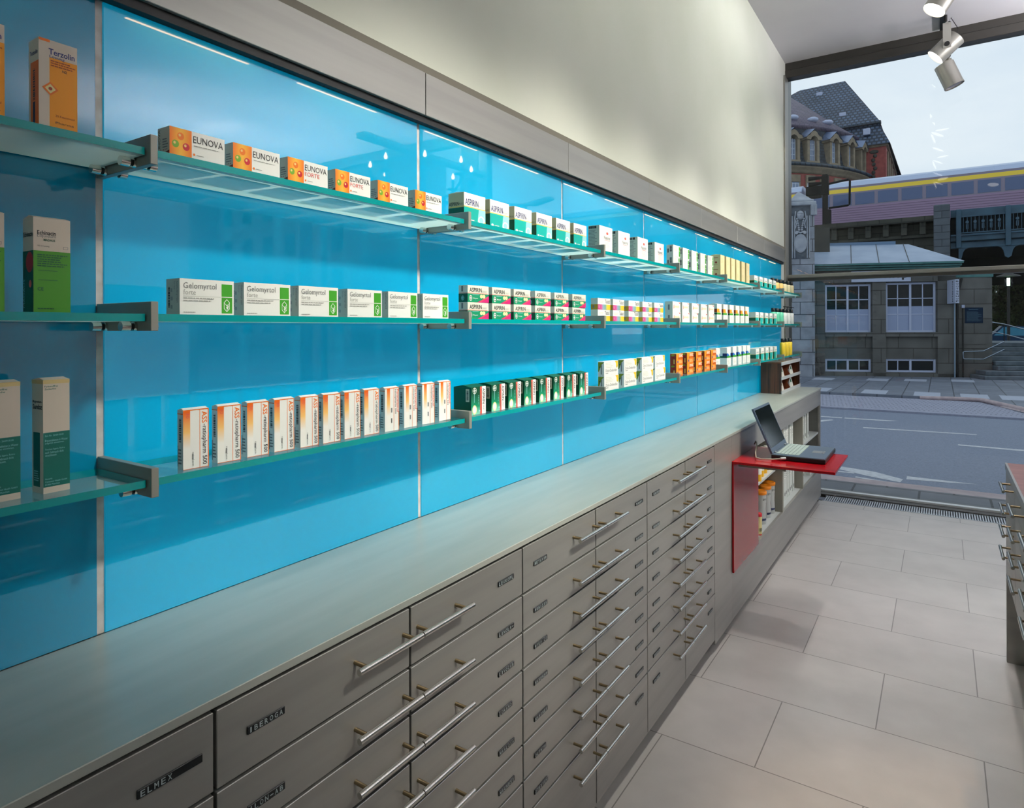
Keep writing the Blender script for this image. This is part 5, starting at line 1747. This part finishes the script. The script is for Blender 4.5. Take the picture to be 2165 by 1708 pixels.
t = thing('hedge', 'long dark hedge at the foot of the trees beyond the stairs', 'hedge', (10, 57.7, 0))
mb = MB()
rr = random.Random(11)
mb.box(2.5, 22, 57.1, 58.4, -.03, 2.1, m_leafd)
for k in range(3500):
    c = Vector((rr.uniform(2.4, 22.1), rr.uniform(56.9, 57.2), rr.uniform(0, 2.4)))
    u = Vector((rr.uniform(-1, 1), rr.uniform(-.5, .5), rr.uniform(-1, 1))).normalized(); v_ = u.orthogonal().normalized(); s_ = rr.uniform(.1, .2)
    mb.add([c - u * s_, c + v_ * s_ * .6, c + u * s_, c - v_ * s_ * .6], [[0, 1, 2, 3]], m_leaf)
mb.build('foliage', t)

cr_ = thing('car', 'dark blue car with red tail lamp parked beyond the stairs', 'car', (3.85, 33.6, -.03))
m_car = mat('car_paint', (26, 60, 96), .2, .4)
prof = [(-2.1, .35), (-2.15, .75), (-1.95, .98), (-1.25, 1.05), (-.75, 1.45), (.85, 1.47), (1.45, 1.06), (2.0, .95), (2.15, .6), (2.1, .35)]
cx_, cy_ = 3.85, 33.6
mb = MB().extrude(prof, lambda a, b, h: (cx_ - a * .62, cy_ + h, b + .1), -.85, .85, m_car)
mb.build('body', cr_, fix=True)
MB().extrude([(-1.15, 1.08), (-.72, 1.40), (.8, 1.42), (1.3, 1.08)], lambda a, b, h: (cx_ - a * .62, cy_ + h, b + .1), -.862, .862, mat('car_glass', (60, 130, 160), .08, 0, .6)).build('side_windows', cr_, fix=True)
MB().box(cx_ + 1.05, cx_ + 1.28, cy_ - .87, cy_ - .6, 1.0, 1.36, mat('tail_lamp', (190, 30, 40), .3), .02).build('tail_lamp', cr_)
for a in (-1.3, 1.35):
    for h in (-.86, .70):
        MB().cyl((cx_ - a * .62, cy_ + h, .30), (cx_ - a * .62, cy_ + h + .16, .30), .30, m_rub, 18).build('wheel', cr_)


def street_lamp(x, y, zt, label):
    t = thing('street_lamp', label, 'street lamp', (x, y, -.03))
    MB().cyl((x, y, -.03), (x, y, zt - .42), .05, m_black, 12).build('post', t)
    MB().lathe([(.10, 0), (.14, .05), (.14, .36), (.10, .40)], x, y, zt - .42, glassmat('lamp_glass', (.8, .9, .85), 1.0), 16).build('glass', t)
    MB().lathe([(.05, 0), (.05, .30)], x, y, zt - .38, mat('lamp_tube_green', (230, 255, 230), .4, emit=(220, 255, 214), es=7), 12).build('tube', t)
    MB().lathe([(.40, 0), (.36, .03), (.16, .10), (.08, .20), (.02, .24)], x, y, zt - .02, m_black, 20).build('shade', t)


street_lamp(3.44, 31.5, 3.50, 'black street lamp with glowing greenish tube against the dark trees')

# --------------------------------------- across the street further right, visible only as reflections
def block(x, y, w_, d_, h_, label, c1):
    t = thing('apartment_building', label, 'building', (x + w_ / 2, y + d_ / 2, 0))
    MB().box(x, x + w_, y, y + d_, 0, h_, c1).build('wall', t)
    MB().box(x - .3, x + w_ + .3, y - .3, y + d_ + .3, h_, h_ + .5, m_darkst).build('cornice', t)
    n = int(w_ // 3)
    for i in range(n):
        for k in range(int(h_ // 3.4)):
            MB().box(x + .9 + i * 3, x + 2.2 + i * 3, y - .06, y + .05, 1.2 + k * 3.3, 3.1 + k * 3.3, m_wglass).build('window', t)


block(19, 34, 15, 10, 6.4, 'low grey building seen mirrored in the blue glass, nearest', m_stone)
block(38, 36, 18, 12, 17, 'grey tall building seen mirrored in the blue glass, middle', m_sand)
block(58, 30, 18, 12, 20, 'brick tall building seen mirrored in the blue glass, farthest', m_brk)
t = thing('twin_street_lamp', 'twin-headed street lamp seen mirrored in the blue glass', 'street lamp', (11.4, 20, -.03))
MB().cyl((11.4, 20, -.03), (11.4, 20, 6.1), .07, m_alud, 12).build('post', t)
for sg in (-1, 1):
    MB().extrude([(0, 6.05), (.35, 6.12), (1.1, 6.22), (1.15, 6.12), (.4, 5.98)], lambda a, b, h: (11.4 + sg * a, h, b), 19.85, 20.15, m_alud).build('lamp_head', t, fix=True)
